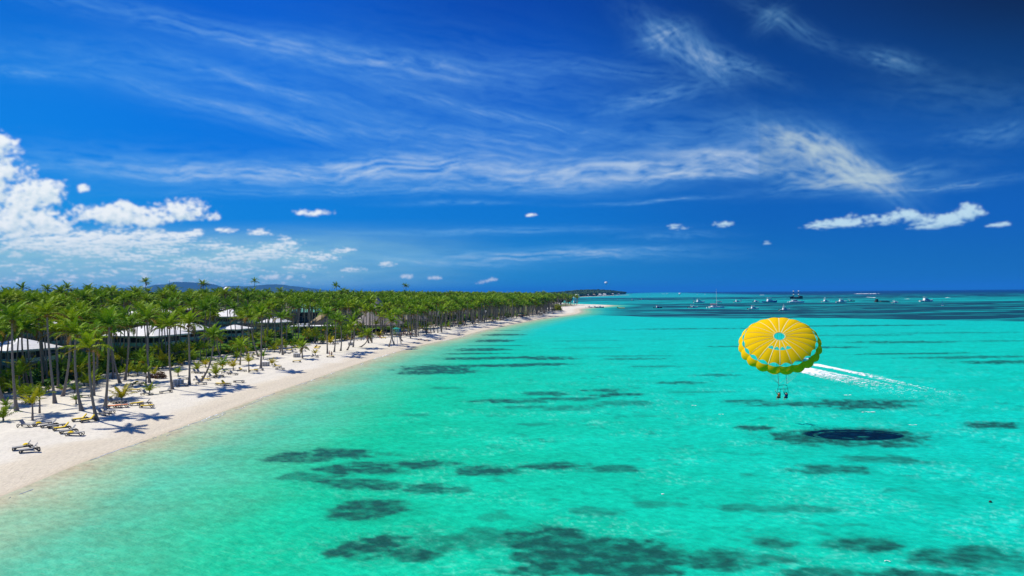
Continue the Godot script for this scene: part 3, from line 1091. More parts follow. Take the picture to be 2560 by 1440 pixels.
func build_palms() -> void:
	make_crowns()
	var g := "tall coconut palms on the sand"
	palm(-84.43, -115.85, 15.45, -1.11, "tall palm whose swollen foot stands alone beside the two twin young palms")
	palm(-94.7, -126.68, 12.88, -1.6, "thin palm cut by the picture's left border, leaning left")
	palm(-83.22, -123.78, 16.23, -1.91, "palm that crosses another trunk as a V, leaning left above a round flared foot")
	palm(-87.46, -132.16, 13.88, 1.29, "palm with strongly bent foot behind the V of crossing trunks, leaning right")
	palm(-96.31, -144.39, 11.88, -0.3, "short straight palm between the V of trunks and the green hedge")
	palm(-99.96, -141.05, 12.78, -2.2, "left one of two slim palms rising behind the twin young palms")
	palm(-99.87, -141.62, 12.4, -0.63, "right one of two slim palms rising behind the twin young palms")
	palm(-72.66, -114.89, 12.83, -1.24, "palm with a foot bent into a wide brown root mound left of the yellow loungers")
	palm(-65.52, -107.28, 11.35, -1.35, "bowed palm rooted right behind the two yellow-covered loungers")
	palm(-81.59, -132.35, 11.97, -0.34, "straight palm behind the bowed palm, its foot at a lone empty lounger")
	palm(-70.23, -117.15, 14.03, 0.47, "palm with a big full crown leaning right, rooted left of the orange towels")
	palm(-93.37, -151.9, 9.63, 0.93, "slender palm far back on the sand below the grey concrete box")
	palm(-94.22, -160.51, 11.13, -0.99, "straight slim palm left of the golden young palm, towards the lawn")
	palm(-87.34, -151.52, 13.01, -2, "palm leaning left just behind the golden young palm")
	palm(-89.63, -157.25, 12.74, 0.88, "palm leaning right that rises directly over the golden young palm")
	palm(-80.89, -151.78, 14, -0.65, "straight thick-footed palm left of the purple-leaved bush")
	palm(-70.46, -141.05, 13.09, -0.35, "upright palm in front of the white box, casting a star shadow on bare sand")
	palm(-70.27, -147.81, 13.02, -0.02, "upright palm with wide foot just right of the white box")
	palm(-102.5, -198.27, 10.25, 0.4, "slim palm on the lawn line in front of the wide white roof")
	palm(-69.68, -151.07, 10.18, 3.07, "strongly slanted palm leaning right over grey loungers")
	palm(-66.88, -180.71, 14.02, 0.08, "very tall straight palm beside the beige box nearest the water")
	palm(-79.68, -213.66, 12.2, -2.45, "palm leaning left whose foot touches the very tall straight palm")
	palm(-87.43, -224.22, 11.74, -1.78, "slim palm left of the crossing pair, in front of the low white roof")
	palm(-74.31, -220.09, 11.9, -0.19, "palm with curved foot right of three upright yellow chairs")
	palm(-87.86, -206.6, 6.81, -1.54, "low palm with a wide crown right of the slanted palm")
	palm(-75.92, -189.5, 4.89, 0.47, "squat palm with broad dark crown close to the ground")
	palm(-63.82, -207.03, 3.4, 0.14, "low round-crowned palm standing free by the beige box")
	palm(-60.66, -223.17, 12.85, 0.21, "tall palm at the sand edge with two bathers at its foot")
	palm(-60.13, -229.19, 10.77, 0.47, "straight palm just right of the palm with two bathers")
	palm(-59.16, -233.87, 9.76, -0.07, "third palm of the close row left of the big thatched cone")
	palm(-57.86, -237.03, 7.64, 2, "palm leaning right before the left foot of the big thatched cone")
	palm(-56.7, -251.05, 4.25, 3.42, "low palm slanting right in front of the big thatched cone")
	palm(-56.82, -269.12, 12.66, -0.86, "left trunk of the forked pair before the big thatched cone")
	palm(-56.15, -271.22, 12.91, 0.57, "right trunk of the forked pair before the big thatched cone")
	palm(-58.53, -249.38, 9.08, 0.35, "slim palm before the middle of the big thatched cone's left slope")
	palm(-46.99, -257.7, 9.53, 1.73, "palm leaning right beside the lifeguard tower's left leg")
	palm(-46.49, -267.94, 10.72, -1.5, "palm with curved foot leaning left at the lifeguard tower")
	palm(-45.72, -283.74, 10.86, -2.76, "slanting palm leaning left just right of the lifeguard tower")
	palm(-44.63, -298.79, 11.08, -1.5, "palm with curved foot, second right of the lifeguard tower")
	palm(-43.48, -306.86, 11.9, 0.81, "straight palm, third right of the lifeguard tower")
	palm(-40.8, -324.35, 11.07, -1.63, "palm leaning left above the orange sunbathers at the water side")
	palm(-39.04, -340.64, 11.42, -1.12, "palm just right of the orange sunbathers, slightly bent")
	palm(-35.75, -343.66, 10.5, 0.48, "straight palm left of a pale gap in the beach palms")
	palm(-31.16, -396.05, 10.96, -1.55, "bent palm nearest the water before the long grey roof")
	palm(-201.34, -532.77, 30.08, -0.15, "lone very tall palm whose crown stands clear against the sky", "palms that overtop the grove")
	palm(-201.98, -375.88, 26.97, -0.11, "tall palm overtopping the grove above the white roofs", "palms that overtop the grove")
	palm(-185.26, -407.69, 25.89, 0.13, "tall full palm overtopping the grove right of the mast", "palms that overtop the grove")
	palm(-198.05, -400.58, 23.57, -2.25, "palm with one stiff upright leaf on the grove's skyline", "palms that overtop the grove")
	palm(-135, -518.63, 25.61, 1.08, "palm on the skyline left of the thatched cone's tip", "palms that overtop the grove")
	palm(-93.95, -599.31, 26.08, 0.54, "broad dark palm crown highest on the skyline right of the cone", "palms that overtop the grove")
	palm(-231.83, -354.28, 23.54, 0.5, "round wind-swept crown on the skyline above the nearest roofs", "palms that overtop the grove")
	palm(-219.51, -352.55, 23.42, 0.09, "dark wind-swept crown on the skyline left of the mountain", "palms that overtop the grove")
	palm(-220.77, -307.53, 23.14, 0.07, "bushy dark crown on the skyline near the picture's left border", "palms that overtop the grove")
	palm(-219.56, -321.09, 22.84, 0.07, "palm with a stiff raised leaf on the skyline left of centre roofs", "palms that overtop the grove")
	mark_places()
	# shared trunks for the rest
	var trunks := []
	for i in 10:
		trunks.append([trunk(10.0, Vector2(rng.randf_range(-1.3, 1.0), rng.randf_range(-0.6, 0.6)), rng.randf_range(-0.5, 0.3), 0.2), Vector3.ZERO])
		var lean: Vector2
		var m: ArrayMesh = trunks[-1][0]
		var vs: PackedVector3Array = m.surface_get_arrays(0)[Mesh.ARRAY_VERTEX]
		var top := Vector3.ZERO
		for q in 7: top += vs[vs.size() - 1 - q] / 7.0
		trunks[-1][1] = top
	# where they stand: [nearness rank, x, z, height, zone]
	var spots := []
	var tries := 0
	while tries < 15000:
		tries += 1
		var d := 120.0 * pow(10.0, rng.randf() * 0.95)
		var z := -d
		var s := -6.0 + pow(rng.randf(), 1.25) * (230.0 + d * 0.5)
		var l := lawn_edge(z)
		var x := l - s
		if d < 330.0 and s < 1.0:
			continue
		if x < -0.86 * d - 40.0 or not clear_of(x, z, 3.0):
			continue
		if s < 42.0 and d < 300.0 and rng.randf() < 0.35: continue
		if x > -192.0 and z > -365.0 and z < -232.0 and s > 4.0 and rng.randf() < 0.6: continue
		if s > 2.0 and s < 30.0 and d < 300.0 and rng.randf() < 0.4: continue
		var rank := d + maxf(s, 0.0) * 1.6
		spots.append([rank, x, z, s, d])
	# rows of palms on the sand farther along the beach
	for i in 620:
		var d := 300.0 + 520.0 * pow(rng.randf(), 0.8)
		var s := rng.randf_range(0.0, 30.0 if d < 600.0 else 20.0)
		var x := lawn_edge(-d) + s
		if clear_of(x, -d, 1.0):
			spots.append([d - 60.0, x, -d, -s, d])
	# the wood behind the spit
	for i in 500:
		var d := 640.0 + 380.0 * rng.randf()
		var x := lawn_edge(-d) - rng.randf() * 120.0
		spots.append([d, x, -d, 30.0, d])
	spots.sort_custom(func(a, b): return a[0] < b[0])
	var kept := []
	var cell := {}
	for p in spots:
		var gap := 3.6 if p[4] < 260.0 else 4.2
		if p[3] > 40.0: gap = 5.2
		if p[3] <= 0.0: gap = 2.6
		var key := Vector2i(floori(p[1] / 6.0), floori(p[2] / 6.0))
		var ok := true
		for a in [-1, 0, 1]:
			for b in [-1, 0, 1]:
				for q in cell.get(key + Vector2i(a, b), []):
					if absf(q.x - p[1]) + absf(q.y - p[2]) < gap * 1.2: ok = false
		if not ok: continue
		if not cell.has(key): cell[key] = []
		cell[key].append(Vector2(p[1], p[2]))
		kept.append(p)
	print("palms kept ", kept.size())
	var rest := []
	var singles := 246
	for i in kept.size():
		var p: Array = kept[i]
		var h := rng.randf_range(11.5, 15.5)
		if p[3] > 0.0: h = rng.randf_range(11.0, 16.0)
		if p[3] > 22.0: h = rng.randf_range(11.5, 17.5)
		if p[3] > 45.0: h = rng.randf_range(14.5, 19.3)
		if p[3] > 60.0 and rng.randf() < 0.25: h += 2.2
		if p[3] <= 0.0: h = rng.randf_range(9.0, 15.0)
		if rng.randf() < 0.04: h += 2.0
		if p[4] > 560.0: h = minf(h, 19.0)
		var y := ground_y(p[1], p[2]) - 0.2
		if i >= singles:
			rest.append([p[1], y, p[2], h])
			continue
		var t: Array = trunks[i % trunks.size()]
		var o := thing("palm_tree", palm_label(p, h, t[1].x), "palm tree", Vector3(p[1], y, p[2]), 0.0, "coconut palms of the grove behind the sand")
		part("trunk", t[0], M.palm_bark, o, Transform3D(Basis.from_scale(Vector3(1, h / 10.0, 1)), Vector3.ZERO))
		var top: Vector3 = t[1] * Vector3(1, h / 10.0, 1)
		part("crown", crown_mesh[(i * 7 + i / 12) % crown_mesh.size()], M.palm_leaf, o, Transform3D(Basis(Vector3.UP, rng.randf_range(-0.6, 0.6)) * Basis.from_scale(Vector3.ONE * rng.randf_range(0.78, 1.25)), top))
	# everything farther back: one mass of palms
	var grove := thing("palm_grove", "dense mass of distant coconut palms stretching inland and along the bay", "palm grove")
	grove.set_meta("kind", "stuff")
	for v in 6:
		var mb := MB.new()
		mb.ink = Color(0.30, 0.26, 0.21)
		mb.tube([Vector3(0, -0.5, 0), Vector3(0.5, 5, 0), Vector3(0.2, 10, 0)], [0.26, 0.19, 0.15], 5, false)
		var one: ArrayMesh = crown_mesh[v * 2]
		var a := one.surface_get_arrays(0)
		var first := mb.v.size()
		for q in (a[Mesh.ARRAY_VERTEX] as PackedVector3Array): mb.v.append(q + Vector3(0.2, 10, 0))
		mb.n.append_array(a[Mesh.ARRAY_NORMAL])
		mb.c.append_array(a[Mesh.ARRAY_COLOR])
		mb.uv.append_array(a[Mesh.ARRAY_TEX_UV])
		for q in (a[Mesh.ARRAY_INDEX] as PackedInt32Array): mb.ix.append(first + q)
		var mine := []
		for i in range(v, rest.size(), 6): mine.append(rest[i])
		var mm := MultiMesh.new()
		mm.transform_format = MultiMesh.TRANSFORM_3D
		mm.mesh = mb.done()
		mm.instance_count = mine.size()
		for i in mine.size():
			var p: Array = mine[i]
			var s := rng.randf_range(0.78, 1.3)
			var hs: float = p[3] - 10.0 * s
			mm.set_instance_transform(i, Transform3D(Basis(Vector3.UP, rng.randf_range(-0.7, 0.7)) * Basis.from_scale(Vector3(s, s, s)), Vector3(p[0], p[1] + hs, p[2])))
		var mi := MultiMeshInstance3D.new()
		mi.name = "palms"
		mi.multimesh = mm
		mi.material_override = M.palm_leaf
		mi.set_meta("kind", "stuff")
		grove.add_child(mi, true)
	build_far_wood()
	build_young_palms()
	build_bushes()


func palm_label(p: Array, h: float, lean: float) -> String:
	var tall := "very tall" if h > 17.5 else "tall" if h > 14.5 else "medium" if h > 12.0 else "short"
	var bend := "left-leaning" if lean < -0.55 else "right-leaning" if lean > 0.35 else "upright"
	return "%s %s palm %s" % [tall, bend, where_words(p[1], p[2])]


func half_grown(r: RandomNumberGenerator) -> void:
	for i in 110:
		var d := 128.0 + 330.0 * pow(r.randf(), 1.3)
		var s := r.randf_range(-9.0, 7.0)
		var x := lawn_edge(-d) + s
		if not clear_of(x, -d, 1.5): continue
		var k := r.randi() % 5
		var h := r.randf_range(1.2, 4.6)
		var o := thing("half_grown_palm", "%s half-grown palm %s" % [["fresh green", "light green", "yellowish", "yellow-green", "olive"][k], where_words(x, -d)], "young palm", Vector3(x, ground_y(x, -d), -d), 0.0, "half-grown palms along the lawn's edge")
		var mb := MB.new()
		mb.tube([Vector3(0, -0.2, 0), Vector3(0.1, h * 0.5, 0), Vector3(0, h + 0.1, 0)], [0.26, 0.16, 0.12], 6, false)
		part("trunk", mb.done(), M.palm_bark, o)
		part("crown", young_mesh[k], M.palm_leaf, o, Transform3D(Basis(Vector3.UP, r.randf() * TAU) * Basis.from_scale(Vector3.ONE * r.randf_range(1.1, 1.7)), Vector3(0, h, 0)))


func where_words(x: float, z: float) -> String:       # where something stands, told by the nearest place that has a name
	var best := ""
	var near := 1e9
	for m in marks:
		var q: Vector3 = m[0]
		var dd := Vector2(x - q.x, (z - q.z) * 0.7).length()
		if dd < near:
			near = dd
			var dx := x - q.x
			var dz := z - q.z
			var how := "behind" if dz < -absf(dx) * 0.7 else "before" if dz > absf(dx) * 0.7 else "left of" if dx < 0 else "right of"
			best = "%s %s %s" % ["close" if dd < 11.0 else "some way" if dd < 26.0 else "far", how, m[1]]
	return best


func mark_places() -> void:
	var m := func(x: float, z: float, words: String): marks.append([Vector3(x, 0, z), words])
	m.call(-72.69, -147.96, "the white box")
	m.call(-69.41, -151.05, "the slanted palm")
	m.call(-82.69, -159.73, "the purple-leaved bush")
	m.call(-66.88, -180.71, "the very tall straight palm")
	m.call(-63.82, -207.03, "the low round-crowned palm")
	m.call(-60.66, -223.17, "the palm with two bathers")
	m.call(-56.34, -269.07, "the forked pair of palms")
	m.call(-72.13, -125.48, "the golden young palm")
	m.call(-77.51, -110.63, "the twin young palms")
	m.call(-112.99, -175.78, "the grey concrete box")
	m.call(-46.61, -272.31, "the lifeguard tower")
	m.call(-75.92, -189.5, "the squat dark-crowned palm")
	m.call(-83.4, -237.92, "the three upright yellow chairs")
	m.call(-38.74, -295.4, "the orange sunbathers")
	m.call(-31.16, -396.05, "the bent palm nearest the water")
	m.call(7.23, -573.96, "the teal beach umbrella")


var marks := []        # places that labels can name: [position, words]


func build_far_wood() -> void:
	# trees of the far headland: rounded leafy clumps, too far away to count
	var r := RandomNumberGenerator.new()
	r.seed = 91
	var mb := MB.new()
	for i in 90:
		var q := Vector3(r.randfn(), r.randfn(), r.randfn()).normalized()
		var at := Vector3(q.x * 4.2, 7.0 + q.y * 4.0, q.z * 4.2) * r.randf_range(0.75, 1.1)
		var u := Vector3(r.randfn(), r.randfn(), r.randfn()).normalized()
		var w := u.cross(q).normalized() * 1.5
		u = w.cross(q).normalized() * 1.3
		mb.ink = Color(0.06, 0.12, 0.03) * r.randf_range(0.7, 1.5)
		mb.quad(at - u - w, at + u - w, at + u + w, at - u + w)
	mb.ink = Color(0.1, 0.08, 0.06)
	mb.tube([Vector3(0, -2, 0), Vector3(0, 6, 0)], [0.5, 0.3], 5)
	var where := []
	for i in 3600:
		var d := 1130.0 + 4700.0 * pow(r.randf(), 0.9)
		var s := 22.0 + 330.0 * pow(r.randf(), 1.6)
		where.append(Vector3(edge(-d) - s, 0, -d))
	var mm := MultiMesh.new()
	mm.transform_format = MultiMesh.TRANSFORM_3D
	mm.mesh = mb.done()
	mm.instance_count = where.size()
	for i in where.size():
		var p: Vector3 = where[i]
		var k := r.randf_range(0.8, 1.5)
		mm.set_instance_transform(i, Transform3D(Basis(Vector3.UP, r.randf() * TAU) * Basis.from_scale(Vector3(k * 1.2, k, k * 1.2)), Vector3(p.x, ground_y(p.x, p.z) + headland(p.x, p.z), p.z)))
	var mi := MultiMeshInstance3D.new()
	mi.name = numbered("far_wood")
	mi.multimesh = mm
	mi.material_override = M.bush_leaf
	add_child(mi)
	tag(mi, "dark green wood covering the far headland across the bay", "wood", "", "stuff")
	var hill := MB.new()
	hill.grid(40, 30, func(i: int, j: int) -> Vector3:
		var z := lerpf(-3300.0, -6300.0, j / 30.0)
		var x := lerpf(-900.0, 12.0, i / 40.0) + edge(z) - 40.0
		return Vector3(x, headland(x, z) - 1.0, z))
	tag(part("headland", hill.done(), M.hill_forest, self), "low wooded rise of the far headland", "hill", "", "structure")


func headland(x: float, z: float) -> float:
	return 26.0 * exp(-pow((x - edge(z) + 190.0) / 150.0, 2.0) - pow((z + 4700.0) / 900.0, 2.0))


func young_palm(x: float, z: float, k: int, size: float, label: String, whole := false) -> void:
	var stem := 0.3 + 0.5 * fmod(absf(x * 7.0 + z), 1.0)
	if k >= 100:
		k -= 100
		stem = 2.6
	var o := thing("young_palm", label, "young palm", Vector3(x, ground_y(x, z), z), 0.0, "young palms planted on the sand")
	var mb := MB.new()
	mb.tube([Vector3(0, -0.2, 0), Vector3(0.03, stem * 0.5, 0), Vector3(0, stem + 0.1, 0)], [0.2, 0.14, 0.11], 6, false)
	part("trunk", mb.done(), M.palm_bark, o)
	var t := Transform3D(Basis(Vector3.UP, fmod(x * 3.7, 1.2)) * Basis.from_scale(Vector3.ONE * size), Vector3(0, stem, 0))
	if whole:
		part("crown", young_mesh[k], M.palm_leaf, o, t)
	else:
		for f in young[k]:
			part("frond", f, M.palm_leaf, o, t)


func build_young_palms() -> void:
	young_palm(-72.13, -125.48, 5, 1.35, "golden yellow young palm standing alone above two grey loungers")
	young_palm(-75.57, -107.06, 100, 1.15, "left one of twin young palms on bare sand, with a thin bare stem")
	young_palm(-79.03, -113.66, 101, 1.15, "right one of twin young palms, the bushier one")
	young_palm(-71.73, -134.41, 1, 0.95, "small bright green young palm between two grey loungers on open sand")
	young_palm(-79.97, -148.41, 102, 1.1, "young palm with one drooping dark leaf beside the yellow towels")
	young_palm(-78.72, -122.66, 3, 0.7, "small sparse young palm at the foot of the bent root-mound palm")
	young_palm(-93.59, -137.28, 2, 0.8, "small young palm left of the V of crossing trunks")
	young_palm(-110.01, -148.34, 3, 1.4, "yellow-green young palm at the picture's left border")
	young_palm(-79.8, -106.57, 2, 1.2, "young palm cut by the picture's left border, nearest the water")
	young_palm(-88.59, -118.88, 4, 0.7, "tiny young palm in front of the leftmost palm trunks")
	young_palm(-107.36, -156.97, 5, 1.1, "yellow young palm arching over a standing bather")
	young_palm(-100.43, -157.96, 3, 1.1, "yellowish young palm left of the slender palm, by the hedge")
	young_palm(-93.2, -147.95, 2, 1.0, "young palm in front of the yellowish one near the hedge")
	young_palm(-96.52, -159.17, 4, 1.0, "thin young palm on the sand tongue below the hedge")
	young_palm(-93.22, -165.08, 1, 1.2, "young palm just behind the golden one, beside a slim trunk")
	young_palm(-96.31, -166.91, 3, 1.0, "young palm left of a slim trunk near the lawn corner")
	young_palm(-97.85, -178.31, 104, 1.3, "dark young palm with a hidden stem on the sand before the lawn")
	young_palm(-86.67, -164.63, 0, 1.0, "young palm immediately behind the purple-leaved bush")
	young_palm(-92.55, -181.7, 1, 1.2, "young palm between the lawn and the purple-leaved bush")
	young_palm(-80.76, -164.22, 2, 0.9, "small young palm standing behind the white box")
	young_palm(-79.96, -172.5, 1, 1.1, "young palm over two grey loungers left of the slanted palm")
	young_palm(-96.03, -198.88, 3, 1.2, "yellowish young palm behind the thick upright palm")
	young_palm(-70.61, -161.96, 1, 1.4, "lush young palm with a lounger under each side")
	young_palm(-76.57, -179.53, 3, 1.5, "broad yellow-green young palm behind the lush one")
	young_palm(-72.06, -175.48, 5, 1.1, "golden young palm beside two grey loungers")
	young_palm(-66.16, -170.63, 100, 1.1, "young palm with a short stem over yellow loungers")
	young_palm(-88.6, -194.87, 4, 0.8, "tiny young palm behind the slanted palm")
	young_palm(-82.55, -203.68, 2, 1.2, "young palm at the left of the squat dark palm")
	young_palm(-75.32, -205.52, 4, 1.1, "young palm right behind the very tall straight palm")
	young_palm(-80.91, -231.21, 1, 1.4, "bushy young palm by three upright yellow chairs")
	young_palm(-63.12, -217.64, 5, 0.8, "small golden young palm right of the beige box")
	young_palm(-66.75, -188.77, 5, 0.9, "golden young palm beside yellow-covered loungers at the water side")
	# the many more that stand between the trunks
	var r := RandomNumberGenerator.new()
	r.seed = 12
	half_grown(r)
	for i in 150:
		var d := 122.0 + 470.0 * pow(r.randf(), 1.45)
		var s := r.randf_range(-4.0, 24.0 if d > 300.0 else 17.0)
		var x := lawn_edge(-d) + s
		if d < 260.0 and s > 12.0 and r.randf() < 0.5: continue
		var k: int = [0, 1, 2, 3, 4, 1, 3, 102, 103, 5][r.randi() % 10]
		young_palm(x, -d, k, r.randf_range(0.8, 1.5), young_label(x, -d, k if k < 100 else k - 96), true)


func young_label(x: float, z: float, k: int) -> String:
	return "%s young palm %s" % [["fresh green", "light green", "yellowish", "yellow-green", "olive", "golden", "stemmed green", "stemmed yellowish"][k], where_words(x, z)]


func bush_mesh(r: RandomNumberGenerator, c: Color, c2: Color, size: Vector3, count: int, blade: float) -> ArrayMesh:
	var mb := MB.new()
	for i in count:
		var q := Vector3(r.randfn(), absf(r.randfn()), r.randfn()).normalized()
		var at := q * size * (r.randf_range(0.6, 1.0) + 0.2 * n_d.get_noise_3d(q.x * 3.0, q.y * 3.0, q.z * 3.0))
		var u := (q + Vector3(r.randfn(), r.randfn(), r.randfn()) * 0.6).normalized()
		var w := u.cross(Vector3(r.randfn(), r.randfn(), r.randfn())).normalized()
		u = w.cross(u).normalized()
		mb.ink = c.lerp(c2, r.randf())
		mb.quad(at - u * blade, at + w * blade * 0.5, at + u * blade, at - w * blade * 0.5)
	return mb.done()


func build_bushes() -> void:
	var r := RandomNumberGenerator.new()
	r.seed = 33
	var green := []
	for i in 4:
		green.append(bush_mesh(r, Color(0.03, 0.10, 0.012), Color(0.07, 0.19, 0.02), Vector3(1.6, 1.5, 1.6), 420, 0.28))
	var stem := MB.new()
	for i in 5:
		stem.tube([Vector3(0, -0.2, 0), Vector3(cos(i * 1.3), 0.8, sin(i * 1.3)) * 0.7], [0.05, 0.02], 4)
	var stems := stem.done()
	var bush := func(x: float, z: float, m: Mesh, s: Vector3, label: String, group: String, called := "shrub"):
		var o := thing(called, label, "bush", Vector3(x, ground_y(x, z), z), fmod(x * 5.0 + z, TAU), group)
		part("leaves", m, M.bush_leaf, o, Transform3D(Basis.from_scale(s), Vector3.ZERO))
		part("stem", stems, M.palm_bark, o, Transform3D(Basis.from_scale(s), Vector3.ZERO))
	bush.call(-82.69, -159.73, bush_mesh(r, Color(0.12, 0.03, 0.04), Color(0.10, 0.09, 0.02), Vector3(1.5, 1.6, 1.5), 380, 0.22), Vector3.ONE, "round purple-red leaved bush among the loungers left of the white box", "", "croton_bush")
	bush.call(-85.12, -159.9, bush_mesh(r, Color(0.13, 0.035, 0.04), Color(0.09, 0.06, 0.02), Vector3(0.9, 1.0, 0.9), 220, 0.2), Vector3.ONE, "smaller reddish bush left of the round purple one", "", "croton_bush")
	bush.call(1.0 + edge(-735) - 26.0, -735, bush_mesh(r, Color(0.34, 0.34, 0.01), Color(0.22, 0.28, 0.01), Vector3(5.5, 7.0, 6.0), 700, 0.8), Vector3.ONE, "bright yellow-green bush at the end of the palms near the spit", "", "shrub")
	# the hedge line where lawn and sand meet, one plant beside the other
	var d := 128.0
	var k := 0
	while d < 520.0:
		var x := lawn_edge(-d) - r.randf_range(0.5, 2.5)
		var s := r.randf_range(0.6, 1.25) * (1.0 if d < 260.0 else 1.3)
		if r.randf() < 0.72 and clear_of(x, -d, 1.0):
			bush.call(x, -d, green[k % 4], Vector3(s * 1.2, s * r.randf_range(0.6, 1.1), s * 1.4), "%s green shrub on the lawn edge %s" % ["small" if s < 0.85 else "large" if s > 1.15 else "middling", where_words(x, -d)], "shrubs along the edge of the sand")
			k += 1
		d += r.randf_range(1.6, 3.2) * (1.0 if d < 240.0 else 1.8)
	# low leafy growth between the buildings
	for i in 44:
		d = 150.0 + 200.0 * r.randf()
		var x := lawn_edge(-d) - r.randf_range(5.0, 46.0)
		if not clear_of(x, -d, 0.6): continue
		var s := r.randf_range(1.0, 2.0)
		bush.call(x, -d, green[i % 4], Vector3(s, s * r.randf_range(0.8, 1.5), s), "%s leafy shrub in shade %s" % ["large" if s > 1.6 else "small", where_words(x, -d)], "garden shrubs around the buildings")


# ==================================================================== buildings
func hip_roof(lx: float, lz: float, h: float, thick: float) -> MB:       # eaves at y = 0, centred
	var mb := MB.new()
	var a := lx / 2
	var b := lz / 2
	var r := maxf(absf(a - b), 0.6)
	var r0 := Vector3(-r, h, 0) if a > b else Vector3(0, h, -r)
	var r1 := Vector3(r, h, 0) if a > b else Vector3(0, h, r)
	var p := [Vector3(-a, 0, -b), Vector3(a, 0, -b), Vector3(a, 0, b), Vector3(-a, 0, b)]
	if a > b:
		mb.quad(p[3], p[2], r1, r0)
		mb.quad(p[1], p[0], r0, r1)
		mb.tri(p[2], p[1], r1)
		mb.tri(p[0], p[3], r0)
	else:
		mb.tri(p[3], p[2], r1)
		mb.tri(p[1], p[0], r0)
		mb.quad(p[2], p[1], r0, r1)
		mb.quad(p[0], p[3], r1, r0)
	var d := Vector3(0, -thick, 0)
	for k in 4:
		mb.quad(p[k] + d, p[k], p[(k + 1) % 4], p[(k + 1) % 4] + d)
	mb.quad(p[0] + d, p[1] + d, p[2] + d, p[3] + d)
	return mb


func box_mesh(size: Vector3) -> ArrayMesh:
	var mb := MB.new()
	mb.box(Vector3.ZERO, size)
	return mb.done()


func shift(x: float, y: float, z: float, turn := 0.0) -> Transform3D:
	return Transform3D(Basis(Vector3.UP, turn), Vector3(x, y, z))


func hotel(x: float, z: float, lx: float, lz: float, turn: float, floors: int, storey: float, rise: float, wall: String, label: String, mark: String) -> Node3D:
	var y := ground_y(x, z) + 0.2
	var o := thing("hotel_building", label, "building", Vector3(x, y, z), turn, "white-roofed resort buildings in the grove")
	footprints.append([Vector2(x, z), Vector2(lx / 2 + 0.6, lz / 2 + 0.6), turn])
	marks.append([Vector3(x, 0, z), mark])
	var deep := 1.9
	var core := MB.new()
	core.box(Vector3(0, storey * floors / 2, 0), Vector3(lx - deep * 2, storey * floors, lz - deep * 2))
	var w := part("wall", core.done(), M[wall], o)
	var slab := box_mesh(Vector3(lx, 0.26, lz))
	for k in range(0, floors + 1):
		part("floor_slab", slab, M.grey_concrete if k < floors else M.white_paint, o, shift(0, storey * k + (0.02 if k == 0 else -0.13), 0))
	var post := box_mesh(Vector3(0.28, storey * floors, 0.28))
	var frame := box_mesh(Vector3(0.12, 2.3, 2.5))
	var pane := box_mesh(Vector3(0.05, 2.06, 1.08))
	var door := box_mesh(Vector3(0.10, 2.2, 1.0))
	for side in 4:
		var long_ := lz if side % 2 == 0 else lx
		var out_ := (lx if side % 2 == 0 else lz) / 2
		var rot := Transform3D(Basis(Vector3.UP, PI / 2 * side), Vector3.ZERO)     # local +x looks out of this side
		var bays := maxi(2, roundi(long_ / 4.2))
		var step := long_ / bays
		for b in bays + 1:
			if b < bays or side % 2 == 1: pass
			if b == bays: continue                                             # the corner belongs to the next side
			part("column", post, M.grey_concrete, o, rot * shift(out_ - 0.2, storey * floors / 2, -long_ / 2 + 0.2 + b * (long_ - 0.4) / bays))
		if side == 2: continue                                                 # the back looks inland
		for f in floors:
			for b in bays:
				var c := -long_ / 2 + step * (b + 0.5)
				if absf(c) > long_ / 2 - deep - 0.6: continue
				var win := part("window", frame, M.white_paint, o, rot * shift(out_ - deep + 0.05, storey * f + 1.35, c))
				for e in [-0.6, 0.6]:
					part("pane", pane, M.window_glass, win, shift(0.06, 0.0, e))
			if f == 0: continue
			for b in bays:
				var c := -long_ / 2 + step * (b + 0.5)
				part("balcony_panel", box_mesh_cached("panel", Vector3(0.05, 0.92, step - 0.5)), M.balcony_glass, o, rot * shift(out_ - 0.16, storey * f + 0.58, c))
				part("handrail", box_mesh_cached("rail", Vector3(0.08, 0.07, step - 0.35)), M.white_paint, o, rot * shift(out_ - 0.16, storey * f + 1.1, c))
	var roof := part("roof", hip_roof(lx + 2.2, lz + 2.2, rise, 0.05).done(), M.white_roof, o, shift(0, storey * floors + 0.30, 0))
	var rim := MB.new()
	var ax := lx / 2 + 1.12
	var bz := lz / 2 + 1.12
	for s in [-1.0, 1.0]:
		rim.box(Vector3(ax * s, 0, 0), Vector3(0.12, 0.34, bz * 2 + 0.12))
		rim.box(Vector3(0, 0, bz * s), Vector3(ax * 2 - 0.12, 0.34, 0.12))
	part("fascia", rim.done(), M.white_paint, roof, shift(0, -0.1, 0))
	return o


var cached := {}
func box_mesh_cached(called: String, size: Vector3) -> ArrayMesh:
	var key := "%s %.3f %.3f %.3f" % [called, size.x, size.y, size.z]
	if not cached.has(key): cached[key] = box_mesh(size)
	return cached[key]


